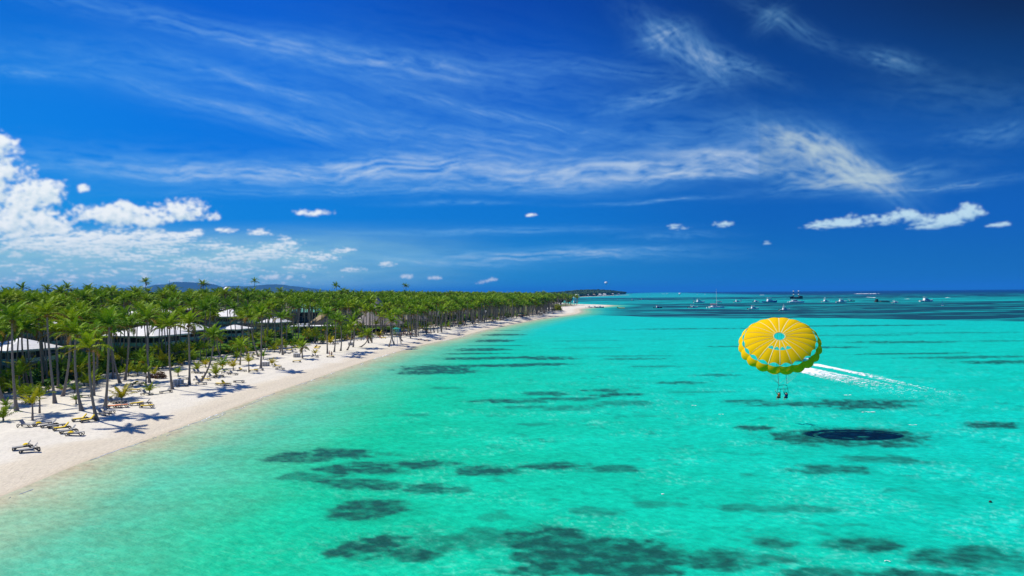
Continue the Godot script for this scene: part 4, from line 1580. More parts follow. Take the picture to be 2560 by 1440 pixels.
func thatch_cone(x: float, z: float, radius: float, eave: float, top: float, tint: String, label: String, mark: String) -> void:
	var y := ground_y(x, z)
	var o := thing("thatched_pavilion", label, "pavilion", Vector3(x, y, z), 0.0)
	footprints.append([Vector2(x, z), Vector2(radius * 0.9, radius * 0.9), 0.0])
	marks.append([Vector3(x, 0, z), mark])
	var mb := MB.new()
	mb.grid(36, 14, func(i: int, j: int) -> Vector3:
		var f := float(j) / 14
		var a := TAU * i / 36.0
		var r := radius * (1.0 - f) * (1.0 - 0.20 * sin(PI * f)) + 0.25
		r *= 1.0 + 0.05 * cos(a * 8.0) * (1.0 - f)
		var ragged := 0.22 * n_d.get_noise_2d(i * 3.3, j * 1.7)
		return Vector3(cos(-a) * r, eave + (top - eave) * f + ragged * (1.0 - f), sin(-a) * r))
	var roof := part("roof", mb.done(), M[tint], o)
	var under := MB.new()
	under.grid(36, 1, func(i: int, j: int) -> Vector3:
		var a := TAU * i / 36.0
		var r := radius * (1.0 + 0.05 * cos(a * 8.0)) + 0.2
		return Vector3(cos(-a) * r, eave - 0.45 + 0.45 * j + 0.1 * n_d.get_noise_2d(i * 9.0, 3.0), sin(-a) * r))
	part("fringe", under.done(), M[tint], roof)
	var cap := MB.new()
	cap.tube([Vector3(0, top - 0.6, 0), Vector3(0, top + 0.2, 0), Vector3(0, top + 0.8, 0)], [0.9, 0.7, 0.1], 8)
	part("cap", cap.done(), M[tint], roof)
	var ring := MB.new()
	for k in 16:
		var a := TAU * k / 16.0
		var b := TAU * (k + 1) / 16.0
		ring.bar(Vector3(cos(a), 0, sin(a)) * radius * 0.93 + Vector3(0, eave - 0.62, 0), Vector3(cos(b), 0, sin(b)) * radius * 0.93 + Vector3(0, eave - 0.62, 0), 0.22, 0.34)
	part("ring_beam", ring.done(), M.white_paint, o)
	var post := MB.new()
	post.tube([Vector3(0, 0, 0), Vector3(0, eave - 0.8, 0)], [0.2, 0.17], 7)
	var pm := post.done()
	for k in 16:
		var a := TAU * k / 16.0
		part("post", pm, M.dark_wood, o, shift(cos(a) * radius * 0.92, 0, sin(a) * radius * 0.92))
	var floor_ := MB.new()
	floor_.tube([Vector3(0, -0.3, 0), Vector3(0, 0.18, 0)], [radius * 0.95, radius * 0.95], 32)
	part("floor", floor_.done(), M.grey_concrete, o)
	var counter := MB.new()
	counter.box(Vector3(0, 0.8, 0), Vector3(radius * 0.6, 1.2, radius * 0.4))
	part("bar_counter", counter.done(), M.dark_wood, o)


func build_buildings() -> void:
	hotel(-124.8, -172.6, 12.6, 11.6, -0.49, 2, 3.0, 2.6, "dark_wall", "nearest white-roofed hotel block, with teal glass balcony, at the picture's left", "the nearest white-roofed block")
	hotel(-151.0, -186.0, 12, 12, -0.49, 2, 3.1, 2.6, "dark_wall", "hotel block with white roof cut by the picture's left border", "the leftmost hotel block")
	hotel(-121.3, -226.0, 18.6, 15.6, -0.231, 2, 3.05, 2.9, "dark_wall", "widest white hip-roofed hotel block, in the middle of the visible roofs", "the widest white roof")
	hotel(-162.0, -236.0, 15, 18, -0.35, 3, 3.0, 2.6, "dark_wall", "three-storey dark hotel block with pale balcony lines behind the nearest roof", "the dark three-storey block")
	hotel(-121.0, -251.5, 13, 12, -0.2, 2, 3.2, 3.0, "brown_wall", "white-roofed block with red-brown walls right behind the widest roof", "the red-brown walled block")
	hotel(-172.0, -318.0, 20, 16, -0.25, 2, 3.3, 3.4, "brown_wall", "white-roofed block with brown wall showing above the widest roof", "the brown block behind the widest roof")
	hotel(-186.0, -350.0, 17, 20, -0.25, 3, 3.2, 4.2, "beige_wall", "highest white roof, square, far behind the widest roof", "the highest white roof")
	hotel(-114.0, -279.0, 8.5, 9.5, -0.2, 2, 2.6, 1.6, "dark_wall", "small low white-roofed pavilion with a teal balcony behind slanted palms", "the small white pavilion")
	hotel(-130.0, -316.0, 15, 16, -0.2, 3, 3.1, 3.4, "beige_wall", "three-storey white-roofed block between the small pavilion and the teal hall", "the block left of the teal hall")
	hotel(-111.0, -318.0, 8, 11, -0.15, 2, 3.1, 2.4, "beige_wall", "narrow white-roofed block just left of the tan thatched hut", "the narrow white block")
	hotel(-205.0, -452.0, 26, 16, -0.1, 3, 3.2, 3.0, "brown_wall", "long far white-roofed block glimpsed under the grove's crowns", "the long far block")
	# hall with teal roof
	var y := ground_y(-138, -468)
	var hall := thing("event_hall", "large hall under a steep teal roof deep in the grove", "building", Vector3(-138, y, -468), -0.1)
	footprints.append([Vector2(-138, -468), Vector2(14, 11), -0.1])
	marks.append([Vector3(-138, 0, -468), "the teal-roofed hall"])
	part("wall", box_mesh(Vector3(22, 7.6, 16)), M.dark_wall, hall, shift(0, 3.8, 0))
	var tr := part("roof", hip_roof(27, 21, 6.4, 0.35).done(), M.teal_roof, hall, shift(0, 7.7, 0))
	part("ridge", box_mesh(Vector3(6.6, 0.3, 0.4)), M.teal_roof, tr, shift(0, 6.42, 0))
	for k in 5:
		var win := part("window", box_mesh_cached("hall", Vector3(2.6, 3.0, 0.2)), M.white_paint, hall, shift(-8.8 + 4.4 * k, 3.2, 8.05))
		part("pane", box_mesh_cached("hallpane", Vector3(2.3, 2.7, 0.1)), M.window_glass, win, shift(0, 0, 0.1))
	# flat-roofed bar building and the tan thatched hut with its open gable
	y = ground_y(-101, -346)
	var bar_ := thing("beach_bar", "low bar building with a flat white roof below the tan thatched hut", "building", Vector3(-101, y, -346), 0.1)
	footprints.append([Vector2(-101, -346), Vector2(11.5, 6), 0.1])
	marks.append([Vector3(-101, 0, -346), "the flat-roofed bar"])
	part("wall", box_mesh(Vector3(18, 3.3, 8)), M.dark_wall, bar_, shift(0, 1.65, -0.5))
	part("roof", box_mesh(Vector3(22, 0.35, 11)), M.white_roof, bar_, shift(0, 3.55, 0))
	for k in 6:
		part("column", box_mesh_cached("barcol", Vector3(0.35, 3.36, 0.35)), M.white_paint, bar_, shift(-10 + 4.0 * k, 1.69, 5.0))
	part("shop_panel", box_mesh(Vector3(5, 1.2, 0.12)), M.teal_roof, bar_, shift(3, 2.3, 3.58))
	for k in 3:
		part("air_unit", box_mesh_cached("air", Vector3(1.5, 1.2, 1.2)), M.white_paint, bar_, shift(-7.5 + 2.4 * k, 4.35, 0.5 + 0.3 * k))
	y = ground_y(-99, -362)
	var hut := thing("thatched_hut", "tan thatched hut with a dark open gable, left of the big grey cone", "hut", Vector3(-99, y, -362), 0.55)
	footprints.append([Vector2(-99, -362), Vector2(8, 8), 0.0])
	marks.append([Vector3(-99, 0, -362), "the tan thatched hut"])
	var th := MB.new()
	for s in [-1.0, 1.0]:
		for k in 8:
			var t0 := k / 8.0
			var t1 := (k + 1) / 8.0
			var a := Vector3(s * (0.2 + 8.2 * pow(t0, 1.15)), 10.4 - 6.2 * t0 + 0.12, 0)
			var b := Vector3(s * (0.2 + 8.2 * pow(t1, 1.15)), 10.4 - 6.2 * t1 + 0.08 * n_d.get_noise_2d(k, s), 0)
			var f0 := Vector3(0, 0, 5.2 + 1.6 * (1.0 - t0))
			var f1 := Vector3(0, 0, 5.2 + 1.6 * (1.0 - t1))
			if s > 0: th.quad(a + f0, b + f1, b - f1, a - f0)
			else: th.quad(a - f0, b - f1, b + f1, a + f0)
			var in_ := Vector3(-s * 0.30, -0.36, 0)
			if s > 0: th.quad(b + f1 + in_, b + f1, a + f0, a + f0 + in_)
			else: th.quad(a + f0 + in_, a + f0, b + f1, b + f1 + in_)
	var troof := part("roof", th.done(), M.tan_thatch, hut)
	var skirt := MB.new()
	skirt.quad(Vector3(-8.2, 4.2, 7.2), Vector3(8.2, 4.2, 7.2), Vector3(3.4, 7.2, 5.4), Vector3(-3.4, 7.2, 5.4))
	part("apron_roof", skirt.done(), M.tan_thatch, troof)
	for sx in [-6.4, -2.1, 2.1, 6.4]:
		for sz in [-4.6, 4.6]:
			part("post", box_mesh_cached("hutpost", Vector3(0.28, 5.0, 0.28)), M.dark_wood, hut, shift(sx, 2.5, sz))
	part("back_wall", box_mesh(Vector3(9, 3.6, 0.3)), M.dark_wood, hut, shift(0, 1.8, -3.6))
	thatch_cone(-69.5, -352, 13.6, 4.0, 17.4, "grey_thatch", "huge grey thatched cone roof of the beach restaurant", "the big thatched cone")
	thatch_cone(-60, -404, 9.5, 4.4, 16.4, "grey_thatch", "second, smaller grey thatched cone half hidden behind the big one", "the second thatched cone")
	# long low grey-roofed restaurant farther along
	y = ground_y(-58, -520)
	var long_ := thing("beach_restaurant", "long low building with a grey thatched gable roof behind beach palms", "building", Vector3(-52, y, -508), -0.235)
	footprints.append([Vector2(-52, -508), Vector2(8, 45), -0.235])
	marks.append([Vector3(-52, 0, -508), "the long grey roof"])
	var lr := MB.new()
	lr.quad(Vector3(7, 4.0, 44), Vector3(7, 4.0, -44), Vector3(0, 8.2, -44), Vector3(0, 8.2, 44))
	lr.quad(Vector3(-7, 4.0, -44), Vector3(-7, 4.0, 44), Vector3(0, 8.2, 44), Vector3(0, 8.2, -44))
	lr.quad(Vector3(7, 3.6, 44), Vector3(7, 3.6, -44), Vector3(7, 4.0, -44), Vector3(7, 4.0, 44))
	part("roof", lr.done(), M.grey_thatch, long_)
	part("fascia", box_mesh(Vector3(0.16, 0.3, 88)), M.white_paint, long_, shift(6.9, 3.42, 0))
	part("wall", box_mesh(Vector3(7, 3.6, 82)), M.dark_wall, long_, shift(-1.5, 1.8, 0))
	for k in 16:
		part("post", box_mesh_cached("lpost", Vector3(0.3, 3.3, 0.3)), M.white_paint, long_, shift(6.4, 1.65, -42 + 5.6 * k))
	var hutw := thing("white_kiosk", "small white walled kiosk at the right end of the long grey roof", "kiosk", Vector3(-24, ground_y(-24, -588), -588), -0.2)
	footprints.append([Vector2(-24, -588), Vector2(4, 4), 0.0])
	marks.append([Vector3(-24, 0, -588), "the white kiosk"])
	part("wall", box_mesh(Vector3(6, 3.0, 5)), M.white_paint, hutw, shift(0, 1.5, 0))
	part("roof", hip_roof(7.6, 6.6, 1.6, 0.2).done(), M.white_roof, hutw, shift(0, 3.1, 0))
	part("hatch", box_mesh(Vector3(0.1, 1.2, 2.4)), M.dark_wall, hutw, shift(3.02, 1.6, 0))
	# dome and mast over the crowns
	var dome := thing("radar_dome", "white dome rising out of the palms under the mountains", "dome", Vector3(-180, 1, -430))
	var ball := SphereMesh.new()
	ball.radius = 2.5
	ball.height = 5.0
	part("shell", ball, M.white_paint, dome, shift(0, 22.6, 0))
	var tower := MB.new()
	tower.tube([Vector3(0, -1, 0), Vector3(0, 20.6, 0)], [1.5, 1.2], 12)
	part("tower", tower.done(), M.grey_concrete, dome)
	footprints.append([Vector2(-180, -430), Vector2(2.5, 2.5), 0.0])
	var mast := thing("radio_mast", "thin dark mast standing up out of the palm crowns", "mast", Vector3(-151, 1, -300))
	var mm := MB.new()
	mm.tube([Vector3(0, -1, 0), Vector3(0, 20, 0), Vector3(0, 26.6, 0)], [0.25, 0.16, 0.05], 6)
	part("pole", mm.done(), M.metal, mast)
	var cross := MB.new()
	for k in 3:
		cross.bar(Vector3(-0.5 + 0.1 * k, 22.0 + 1.3 * k, 0), Vector3(0.5 - 0.1 * k, 22.0 + 1.3 * k, 0), 0.06)
	part("antenna", cross.done(), M.metal, mast)
	# grey concrete box on the lawn
	var pump := thing("utility_box", "square grey concrete box on the lawn beside the hedge", "utility box", on_sand(-112.99, -175.78))
	part("body", box_mesh(Vector3(2.6, 1.7, 2.0)), M.grey_concrete, pump, shift(0, 0.85, 0))
	part("lid", box_mesh(Vector3(2.8, 0.14, 2.2)), M.grey_concrete, pump, shift(0, 1.77, 0))
	pump.position.y = ground_y(pump.position.x, pump.position.z) + 0.2
	# far houses on the headland
	var r := RandomNumberGenerator.new()
	r.seed = 4
	for i in 12:
		var d := 2350.0 + 205.0 * i + 60.0 * r.randf()
		var x := edge(-d) - 12.0 - 14.0 * r.randf()
		var tint: String = ["white_paint", "beige_wall", "tan_thatch", "white_paint"][i % 4]
		var spot: String = ["first", "second", "third", "fourth", "fifth", "sixth", "seventh", "eighth", "ninth", "tenth", "eleventh", "outermost"][i]
		var h := thing("beach_house", "%s of the tiny houses on the far headland's beach, counted from the bay's inner end" % spot, "house", Vector3(x, 1.0, -d), r.randf_range(-0.6, 0.0), "houses on the far headland")
		var w := r.randf_range(14.0, 30.0)
		part("wall", box_mesh(Vector3(w, 8, 12)), M[tint], h, shift(0, 4, 0))
		part("roof", hip_roof(w + 2, 14, 4.0, 0.4).done(), M.white_roof if i % 3 else M.tan_thatch, h, shift(0, 8.4, 0))
		for k in 3:
			part("window", box_mesh_cached("farwin", Vector3(3.0, 2.6, 0.3)), M.window_glass, h, shift(-w * 0.3 + w * 0.3 * k, 4.5, 6.1))


# ==================================================================== bodies: joints with radii, joined smoothly and meshed as surface nets
func body(bones: Array, cell: float) -> ArrayMesh:         # bones: [from, radius, to, radius]
	var lo := Vector3.ONE * 1e6
	var hi := -lo
	for b in bones:
		var m := Vector3.ONE * (maxf(b[1], b[3]) + cell * 2.5)
		lo = lo.min(b[0] - m).min(b[2] - m)
		hi = hi.max(b[0] + m).max(b[2] + m)
	var n := Vector3i(((hi - lo) / cell).ceil()) + Vector3i.ONE
	var f := PackedFloat32Array()
	f.resize(n.x * n.y * n.z)
	f.fill(1.0)
	for b in bones:
		var p: Vector3 = b[0]
		var d: Vector3 = b[2] - b[0]
		var l := maxf(d.length_squared(), 1e-8)
		var r: float = maxf(b[1], b[3]) + cell * 2.2
		var a := Vector3i((p.min(b[2]) - Vector3.ONE * r - lo) / cell).clamp(Vector3i.ZERO, n - Vector3i.ONE)
		var e := Vector3i((p.max(b[2]) + Vector3.ONE * r - lo) / cell).clamp(Vector3i.ZERO, n - Vector3i.ONE)
		for k in range(a.z, e.z + 1):
			for j in range(a.y, e.y + 1):
				for i in range(a.x, e.x + 1):
					var q := lo + Vector3(i, j, k) * cell
					var t := clampf((q - p).dot(d) / l, 0.0, 1.0)
					var dist := (q - p - d * t).length() - lerpf(b[1], b[3], t)
					var at := (k * n.y + j) * n.x + i
					var h := clampf(0.5 + 0.5 * (f[at] - dist) / 0.05, 0.0, 1.0)
					f[at] = lerpf(f[at], dist, h) - 0.05 * h * (1.0 - h)
	var mb := MB.new()
	var ids := {}
	var step := [1, n.x, n.x * n.y]
	for k in n.z - 1:
		for j in n.y - 1:
			for i in n.x - 1:
				var at := (k * n.y + j) * n.x + i
				var sum := Vector3.ZERO
				var cnt := 0
				for e in 12:
					var ax := e / 4
					var u := e & 1
					var w := (e >> 1) & 1
					var o := Vector3i.ZERO
					o[(ax + 1) % 3] = u
					o[(ax + 2) % 3] = w
					var c0: int = at + o.x + o.y * n.x + o.z * step[2]
					var c1: int = c0 + step[ax]
					if (f[c0] < 0.0) != (f[c1] < 0.0):
						var q := Vector3(o)
						q[ax] += f[c0] / (f[c0] - f[c1])
						sum += q
						cnt += 1
				if cnt:
					ids[at] = mb.v.size()
					mb.v.append(lo + (Vector3(i, j, k) + sum / cnt) * cell)
					mb.n.append(Vector3.ZERO)
					mb.c.append(Color.WHITE)
					mb.uv.append(Vector2.ZERO)
	for k in range(1, n.z - 1):
		for j in range(1, n.y - 1):
			for i in range(1, n.x - 1):
				var at := (k * n.y + j) * n.x + i
				for ax in 3:
					var s0 := f[at] < 0.0
					if s0 == (f[at + step[ax]] < 0.0): continue
					var u: int = step[(ax + 1) % 3]
					var w: int = step[(ax + 2) % 3]
					var q := [ids.get(at - u - w, -1), ids.get(at - w, -1), ids.get(at, -1), ids.get(at - u, -1)]
					if q.min() < 0: continue
					if not s0: q.reverse()
					var m: Vector3 = (mb.v[q[2]] - mb.v[q[0]]).cross(mb.v[q[3]] - mb.v[q[1]])
					for c in q: mb.n[c] += m
					mb.ix.append_array([q[0], q[2], q[1], q[0], q[3], q[2]])
	for i in mb.n.size(): mb.n[i] = mb.n[i].normalized()
	return mb.done()


func limb(list: Array, pts: Array) -> void:                # pts: point, radius, point, radius ...
	for i in range(0, pts.size() - 2, 2):
		list.append([pts[i], pts[i + 1], pts[i + 2], pts[i + 3]])


func hand(list: Array, wrist: Vector3, dir: Vector3, side: Vector3) -> void:   # palm, four fingers curled a little, thumb at the side
	var palm_ := wrist + dir * 0.085
	list.append([wrist, 0.028, palm_, 0.036])
	var curl := dir.cross(side).normalized()
	for k in 4:
		var root := palm_ + side * (0.030 - 0.020 * k)
		var l: float = [0.068, 0.080, 0.074, 0.058][k]
		var mid := root + (dir + side * (0.10 - 0.07 * k)) * l * 0.6
		list.append([root, 0.011, mid, 0.010])
		list.append([mid, 0.010, mid + (dir * 0.5 + curl * 0.85) * l * 0.5, 0.008])
	list.append([wrist + dir * 0.03 + side * 0.03, 0.014, wrist + dir * 0.075 + side * 0.068, 0.010])


func head(list: Array, at: Vector3, face: Vector3) -> void:
	var up := Vector3.UP
	var r := face.cross(up).normalized()
	list.append([at + up * 0.03 - face * 0.015, 0.092, at - up * 0.045 + face * 0.02, 0.070])
	list.append([at + face * 0.085 + up * 0.01, 0.012, at + face * 0.108 - up * 0.022, 0.017])
	list.append([at - up * 0.095 + face * 0.055, 0.030, at - up * 0.09 + face * 0.03, 0.04])
	for s in [-1.0, 1.0]:
		list.append([at + r * 0.088 * s + up * 0.012, 0.018, at + r * 0.09 * s - up * 0.022, 0.014])


# ==================================================================== things on the sand
func on_sand(x: float, z: float) -> Vector3:
	return Vector3(x, ground_y(x, z), z)


var lounger_up: Node3D
var lounger_flat: Node3D
var lounger_far := []

func lounger_parts(o: Node3D, up: bool) -> MB:
	# feet towards -x, head towards +x
	var all := MB.new()
	for s in [-0.33, 0.33]:
		var rail := MB.new()
		rail.tube([Vector3(-0.98, 0.28, s), Vector3(-0.9, 0.34, s), Vector3(0.0, 0.36, s), Vector3(0.95, 0.36, s)], [0.05, 0.06, 0.06, 0.05], 6)
		if o: part("side_rail", rail.done(), M.lounger_frame, o)
		all.add(rail)
		for e in [-1.0, 1.0]:
			var leg := MB.new()
			leg.tube([Vector3(e * 0.52, 0.34, s), Vector3(e * 0.72, 0.16, s), Vector3(e * 0.86, 0.0, s)], [0.05, 0.055, 0.05], 5)
			leg.tube([Vector3(e * 0.92, 0.34, s), Vector3(e * 0.96, 0.18, s), Vector3(e * 0.86, 0.0, s)], [0.045, 0.05, 0.05], 5)
			if o: part("leg", leg.done(), M.lounger_frame, o)
			all.add(leg)
	var seat := MB.new()
	seat.box(Vector3(-0.36, 0.385, 0), Vector3(1.22, 0.03, 0.6))
	if o: part("seat", seat.done(), M.grey_sling, o)
	all.add(seat)
	var back := MB.new()
	var a := 0.88 if up else 0.04
	back.box(Vector3(0.27 + cos(a) * 0.36, 0.40 + sin(a) * 0.36, 0), Vector3(0.72, 0.035, 0.6), Basis(Vector3(0, 0, 1), a))
	if o: part("backrest", back.done(), M.grey_sling, o)
	all.add(back)
	if up:
		var prop := MB.new()
		for s in [-0.27, 0.27]:
			prop.bar(Vector3(0.52, 0.68, s), Vector3(0.86, 0.37, s), 0.03)
		if o: part("prop", prop.done(), M.lounger_frame, o)
		all.add(prop)
	return all


var towel_mesh := {}

func towel(kind: String, tint: String, at: Vector3, turn: float, label: String, group: String) -> void:
	if not towel_mesh.has(kind):
		var mb := MB.new()
		var up := kind.ends_with("up")
		var a := 0.88 if up else 0.04
		if kind.begins_with("full"):
			mb.grid(12, 6, func(i: int, j: int) -> Vector3:
				var z := (j / 6.0 - 0.5) * 0.72
				var s := i / 12.0 * 1.82
				var p := Vector3(-0.88 + s, 0.425, z)
				if s > 1.15: p = Vector3(0.27 + cos(a) * (s - 1.15), 0.44 + sin(a) * (s - 1.15) + 0.01, z)
				var drop := 0.14 if j == 0 or j == 6 else 0.0
				return p + Vector3(0, 0.012 * n_d.get_noise_2d(i * 2.0, j * 2.0) - drop, 0))
		else:
			var y0 := 0.47 if not up else 0.60
			mb.grid(8, 8, func(i: int, j: int) -> Vector3:
				var u := i / 8.0 * 2.0 - 1.0
				var v := j / 8.0 * 2.0 - 1.0
				return Vector3((0.30 if up else -0.45) + u * 0.30, y0 - 0.05 + 0.13 * (1.0 - pow(u, 4.0)) * (1.0 - pow(v, 4.0)) * (1.0 + 0.5 * n_d.get_noise_2d(i * 1.3, j * 1.3)), v * 0.30))
		towel_mesh[kind] = mb.done()
	var o := part("beach_towel", towel_mesh[kind], M[tint], self, Transform3D(Basis(Vector3.UP, turn) * Basis.from_scale(Vector3.ONE * 1.15), at))
	tag(o, label, "towel", group)


func lounger(x: float, z: float, deg: float, up: bool, label: String, cover := "", cover_label := "") -> void:
	var turn := deg_to_rad(deg)
	var g := "sun loungers on the near sand"
	var o := again(lounger_up if up else lounger_flat, label, on_sand(x, z), turn, g)
	o.set_meta("category", "sun lounger")
	o.scale = Vector3.ONE * 1.15
	if cover:
		towel(("full" if cover[0] == "f" else "roll") + (" up" if up else " flat"), "orange_towel" if cover.ends_with("o") else "yellow_towel", on_sand(x, z), turn, cover_label, "towels on the loungers")


func build_beach_things() -> void:
	lounger_up = Node3D.new()
	lounger_up.name = "sun_lounger"
	lounger_parts(lounger_up, true)
	lounger_flat = Node3D.new()
	lounger_flat.name = "sun_lounger"
	lounger_parts(lounger_flat, false)
	lounger_far = [lounger_parts(null, true).done(), lounger_parts(null, false).done()]
	lounger(-63.5, -88.18, 36, true, "grey lounger with a yellow cushion, left one of the pair nearest the water", "r", "yellow cushion rolled up on the left lounger of the nearest pair")
	lounger(-61.93, -87.22, 36, true, "bare grey lounger, right one of the pair nearest the water")
	lounger(-72.44, -101.18, 172, true, "single grey lounger facing right between the nearest pair and twin young palms")
	lounger(-70.67, -102.32, 42, false, "flat lounger at the left end of the near group, yellow cloth at its foot", "r", "yellow cloth at the left end of the near lounger group")
	lounger(-68.97, -101.33, 44, true, "grey lounger with raised back, second in the near group")
	lounger(-67.72, -100.98, 40, false, "flat grey lounger in the middle of the near group")
	lounger(-66.06, -99.72, 42, true, "lounger with a yellow cover on its back in the near group", "f", "yellow cover on the raised back in the near lounger group")
	lounger(-64.07, -98.19, 42, true, "grey lounger with raised back beside the yellow-backed one in the near group")
	lounger(-62.43, -96.99, 8, false, "flat lounger with a small yellow cloth at the right end of the near group", "r", "small yellow cloth at the right end of the near lounger group")
	lounger(-67.58, -106.36, 40, true, "yellow-covered lounger, left one of two below the bowed palm", "f", "yellow cover on the left lounger below the bowed palm")
	lounger(-66.08, -105.96, 42, true, "yellow-covered lounger, right one of two touching the bowed palm's foot", "f", "yellow cover on the right lounger below the bowed palm")
	lounger(-67.08, -111.23, 165, true, "front grey lounger of two facing right, right of the bowed palm")
	lounger(-67.34, -113.1, 170, true, "rear grey lounger of two facing right, right of the bowed palm")
	lounger(-72.27, -123.21, 165, true, "left grey lounger under the golden young palm")
	lounger(-71.15, -123.15, 170, true, "right grey lounger under the golden young palm")
	lounger(-69.02, -117.91, 12, false, "lounger heaped with orange towels, left of two", "fo", "orange towel on the left lounger below the golden young palm")
	lounger(-68.3, -118.7, 12, false, "lounger heaped with orange towels, right of two", "fo", "orange towel on the right lounger below the golden young palm")
	lounger(-67.02, -121.18, 44, false, "lounger with a bright yellow cover, left of three on open sand", "f", "yellow cover on the left of three loungers on open sand")
	lounger(-65.73, -121.55, 12, true, "lounger with one raised back, rear one of three on open sand")
	lounger(-64.18, -119.32, 8, false, "low yellow-covered lounger, front one of three on open sand", "f", "yellow cover on the front one of three loungers on open sand")
	lounger(-82.13, -130.85, 4, false, "empty flat lounger alone between the bent-foot palms")
	lounger(-87.7, -123.12, 165, true, "grey lounger half hidden behind the twin young palms")
	lounger(-76.62, -137.97, 5, false, "flat lounger with a pale yellow cover below the yellow towels", "f", "pale yellow cover on a flat lounger right of the golden young palm")
	lounger(-71.42, -132.82, 168, true, "grey lounger facing right in front of the small bright young palm")
	lounger(-69.24, -135.89, 50, true, "grey lounger with high back standing alone left of the star-shaped shadow")
	lounger(-80.96, -146.56, 10, false, "lounger with a yellow cover before the drooping young palm", "f", "yellow cover before the drooping young palm")
	lounger(-82.63, -150.55, 10, false, "lounger behind the yellow covered one before the drooping young palm", "r", "yellow cushion on the second lounger before the drooping young palm")
	lounger(-70.21, -144.65, 0, false, "low grey lounger in front of the white box")
	lounger(-75.96, -157.07, 8, false, "grey lounger behind the white box")
	lounger(-79.03, -169.84, 160, true, "left grey lounger under the young palm left of the slanted palm")
	lounger(-77.6, -168.9, 165, true, "right grey lounger under the young palm left of the slanted palm")
	lounger(-71.75, -155.36, 160, true, "grey lounger with steep back behind the slanted palm's foot")
	lounger(-67.89, -148.31, 168, true, "grey lounger leaning against the slanted palm's foot")
	lounger(-70.06, -155.24, 170, true, "yellow-covered lounger right of the slanted palm", "f", "yellow cover right of the slanted palm")
	lounger(-70.55, -159.67, 165, true, "grey lounger left below the lush young palm")
	lounger(-69.58, -161.12, 10, false, "lounger right below the lush young palm, with a yellow cushion", "r", "yellow cushion under the lush young palm")
	lounger(-63.5, -148.03, 175, false, "flat yellow lounger on open sand, left of two", "f", "yellow cover on the left flat lounger on open sand")
	lounger(-62.71, -148.63, 170, true, "yellow lounger with raised back on open sand, right of two", "f", "yellow cover on the raised lounger on open sand")
	lounger(-61.7, -153.29, 4, false, "bare dark lounger alone near the water, right of the yellow pair")
	lounger(-70.59, -167.57, 160, true, "grey lounger, front one under the golden young palm by the broad one")
	lounger(-68.07, -165.75, 168, true, "grey lounger, right one under the golden young palm by the broad one")
	lounger(-68.63, -172.55, 165, true, "grey lounger with a yellow cushion left of the short-stemmed young palm", "r", "yellow cushion left of the short-stemmed young palm")
	lounger(-65.71, -172.34, 10, false, "yellow-covered lounger right of the short-stemmed young palm", "f", "yellow cover right of the short-stemmed young palm")
	lounger(-65.27, -174.98, 12, false, "grey lounger at the very tall straight palm's foot")
	lounger(-77.46, -204.47, 165, true, "grey lounger behind the very tall straight palm")
	lounger(-63.1, -182.37, 168, true, "yellow-covered lounger beside the golden young palm at the water side", "f", "yellow cover beside the golden young palm at the water side")
	lounger(-60.97, -178.36, 172, false, "grey lounger nearest the water before the beige box")
	lounger(-62.18, -196.07, 10, false, "yellow-covered flat lounger alone before the low round-crowned palm", "f", "yellow cover before the low round-crowned palm")
	lounger(-85.28, -238.11, 100, true, "left one of three upright yellow chairs", "f", "yellow cover on the left upright chair")
	lounger(-84.15, -239.67, 100, true, "middle one of three upright yellow chairs", "f", "yellow cover on the middle upright chair")
	lounger(-82.84, -239.54, 100, true, "right one of three upright yellow chairs", "f", "yellow cover on the right upright chair")
	lounger(-57.01, -212.96, 5, false, "yellow-covered lounger at the tall palm with two bathers", "f", "yellow cover at the tall palm with two bathers")
	lounger(-73.02, -227.35, 165, true, "grey lounger facing right in front of the curved-foot palm")
	lounger(-74.47, -224.48, 165, true, "grey lounger directly at the curved foot of a palm")
	lounger(-61.23, -210.68, 168, true, "grey lounger under the small golden young palm")
	lounger_up.free()
	lounger_flat.free()
	# pale wooden boxes for towels
	var box := func(x: float, z: float, label: String):
		var o := thing("towel_box", label, "box", on_sand(x, z), 0.1, "towel boxes on the sand")
		part("body", box_mesh_cached("tbox", Vector3(1.9, 1.1, 1.1)), M.beige_wall, o, shift(0, 0.55, 0))
		part("lid", box_mesh_cached("tlid", Vector3(2.0, 0.08, 1.2)), M.white_paint, o, shift(0, 1.14, 0))
		for k in 3: part("batten", box_mesh_cached("tbat", Vector3(0.1, 1.06, 0.05)), M.white_paint, o, shift(-0.7 + 0.7 * k, 0.55, 0.575))
	box.call(-72.69, -147.96, "white box on the sand between two upright palms")
	box.call(-67.42, -185.72, "beige box at the very tall straight palm")
	box.call(-66.97, -211.19, "beige box right of the curved-foot palm")
	box.call(-61.61, -259.31, "pale box among loungers before the big thatched cone")
	# loungers and bathers farther along, too small to show their parts
	var r := RandomNumberGenerator.new()
	r.seed = 77
	var pose := poses()
	var shade := ["red_cloth", "blue_cloth", "dark_cloth", "orange_vest", "yellow_towel"]
	for i in 215:
		var d := 185.0 + 475.0 * pow(r.randf(), 0.85)
		var s := r.randf_range(-1.0, 30.0 if d > 300.0 else 20.0)
		var p := on_sand(lawn_edge(-d) + s, -d)
		var turn: float = [0.2, 2.9, 0.4, 2.7][r.randi() % 4] + r.randf_range(-0.2, 0.2)
		var words := beach_words(p)
		var o := part("sun_lounger", lounger_far[r.randi() % 2], M.grey_sling if r.randf() < 0.35 else M.lounger_frame, self, Transform3D(Basis(Vector3.UP, turn), p))
		tag(o, "small %s sun lounger %s" % ["left-facing" if absf(turn) < 1.5 else "right-facing", words], "sun lounger", "sun loungers farther along the beach")
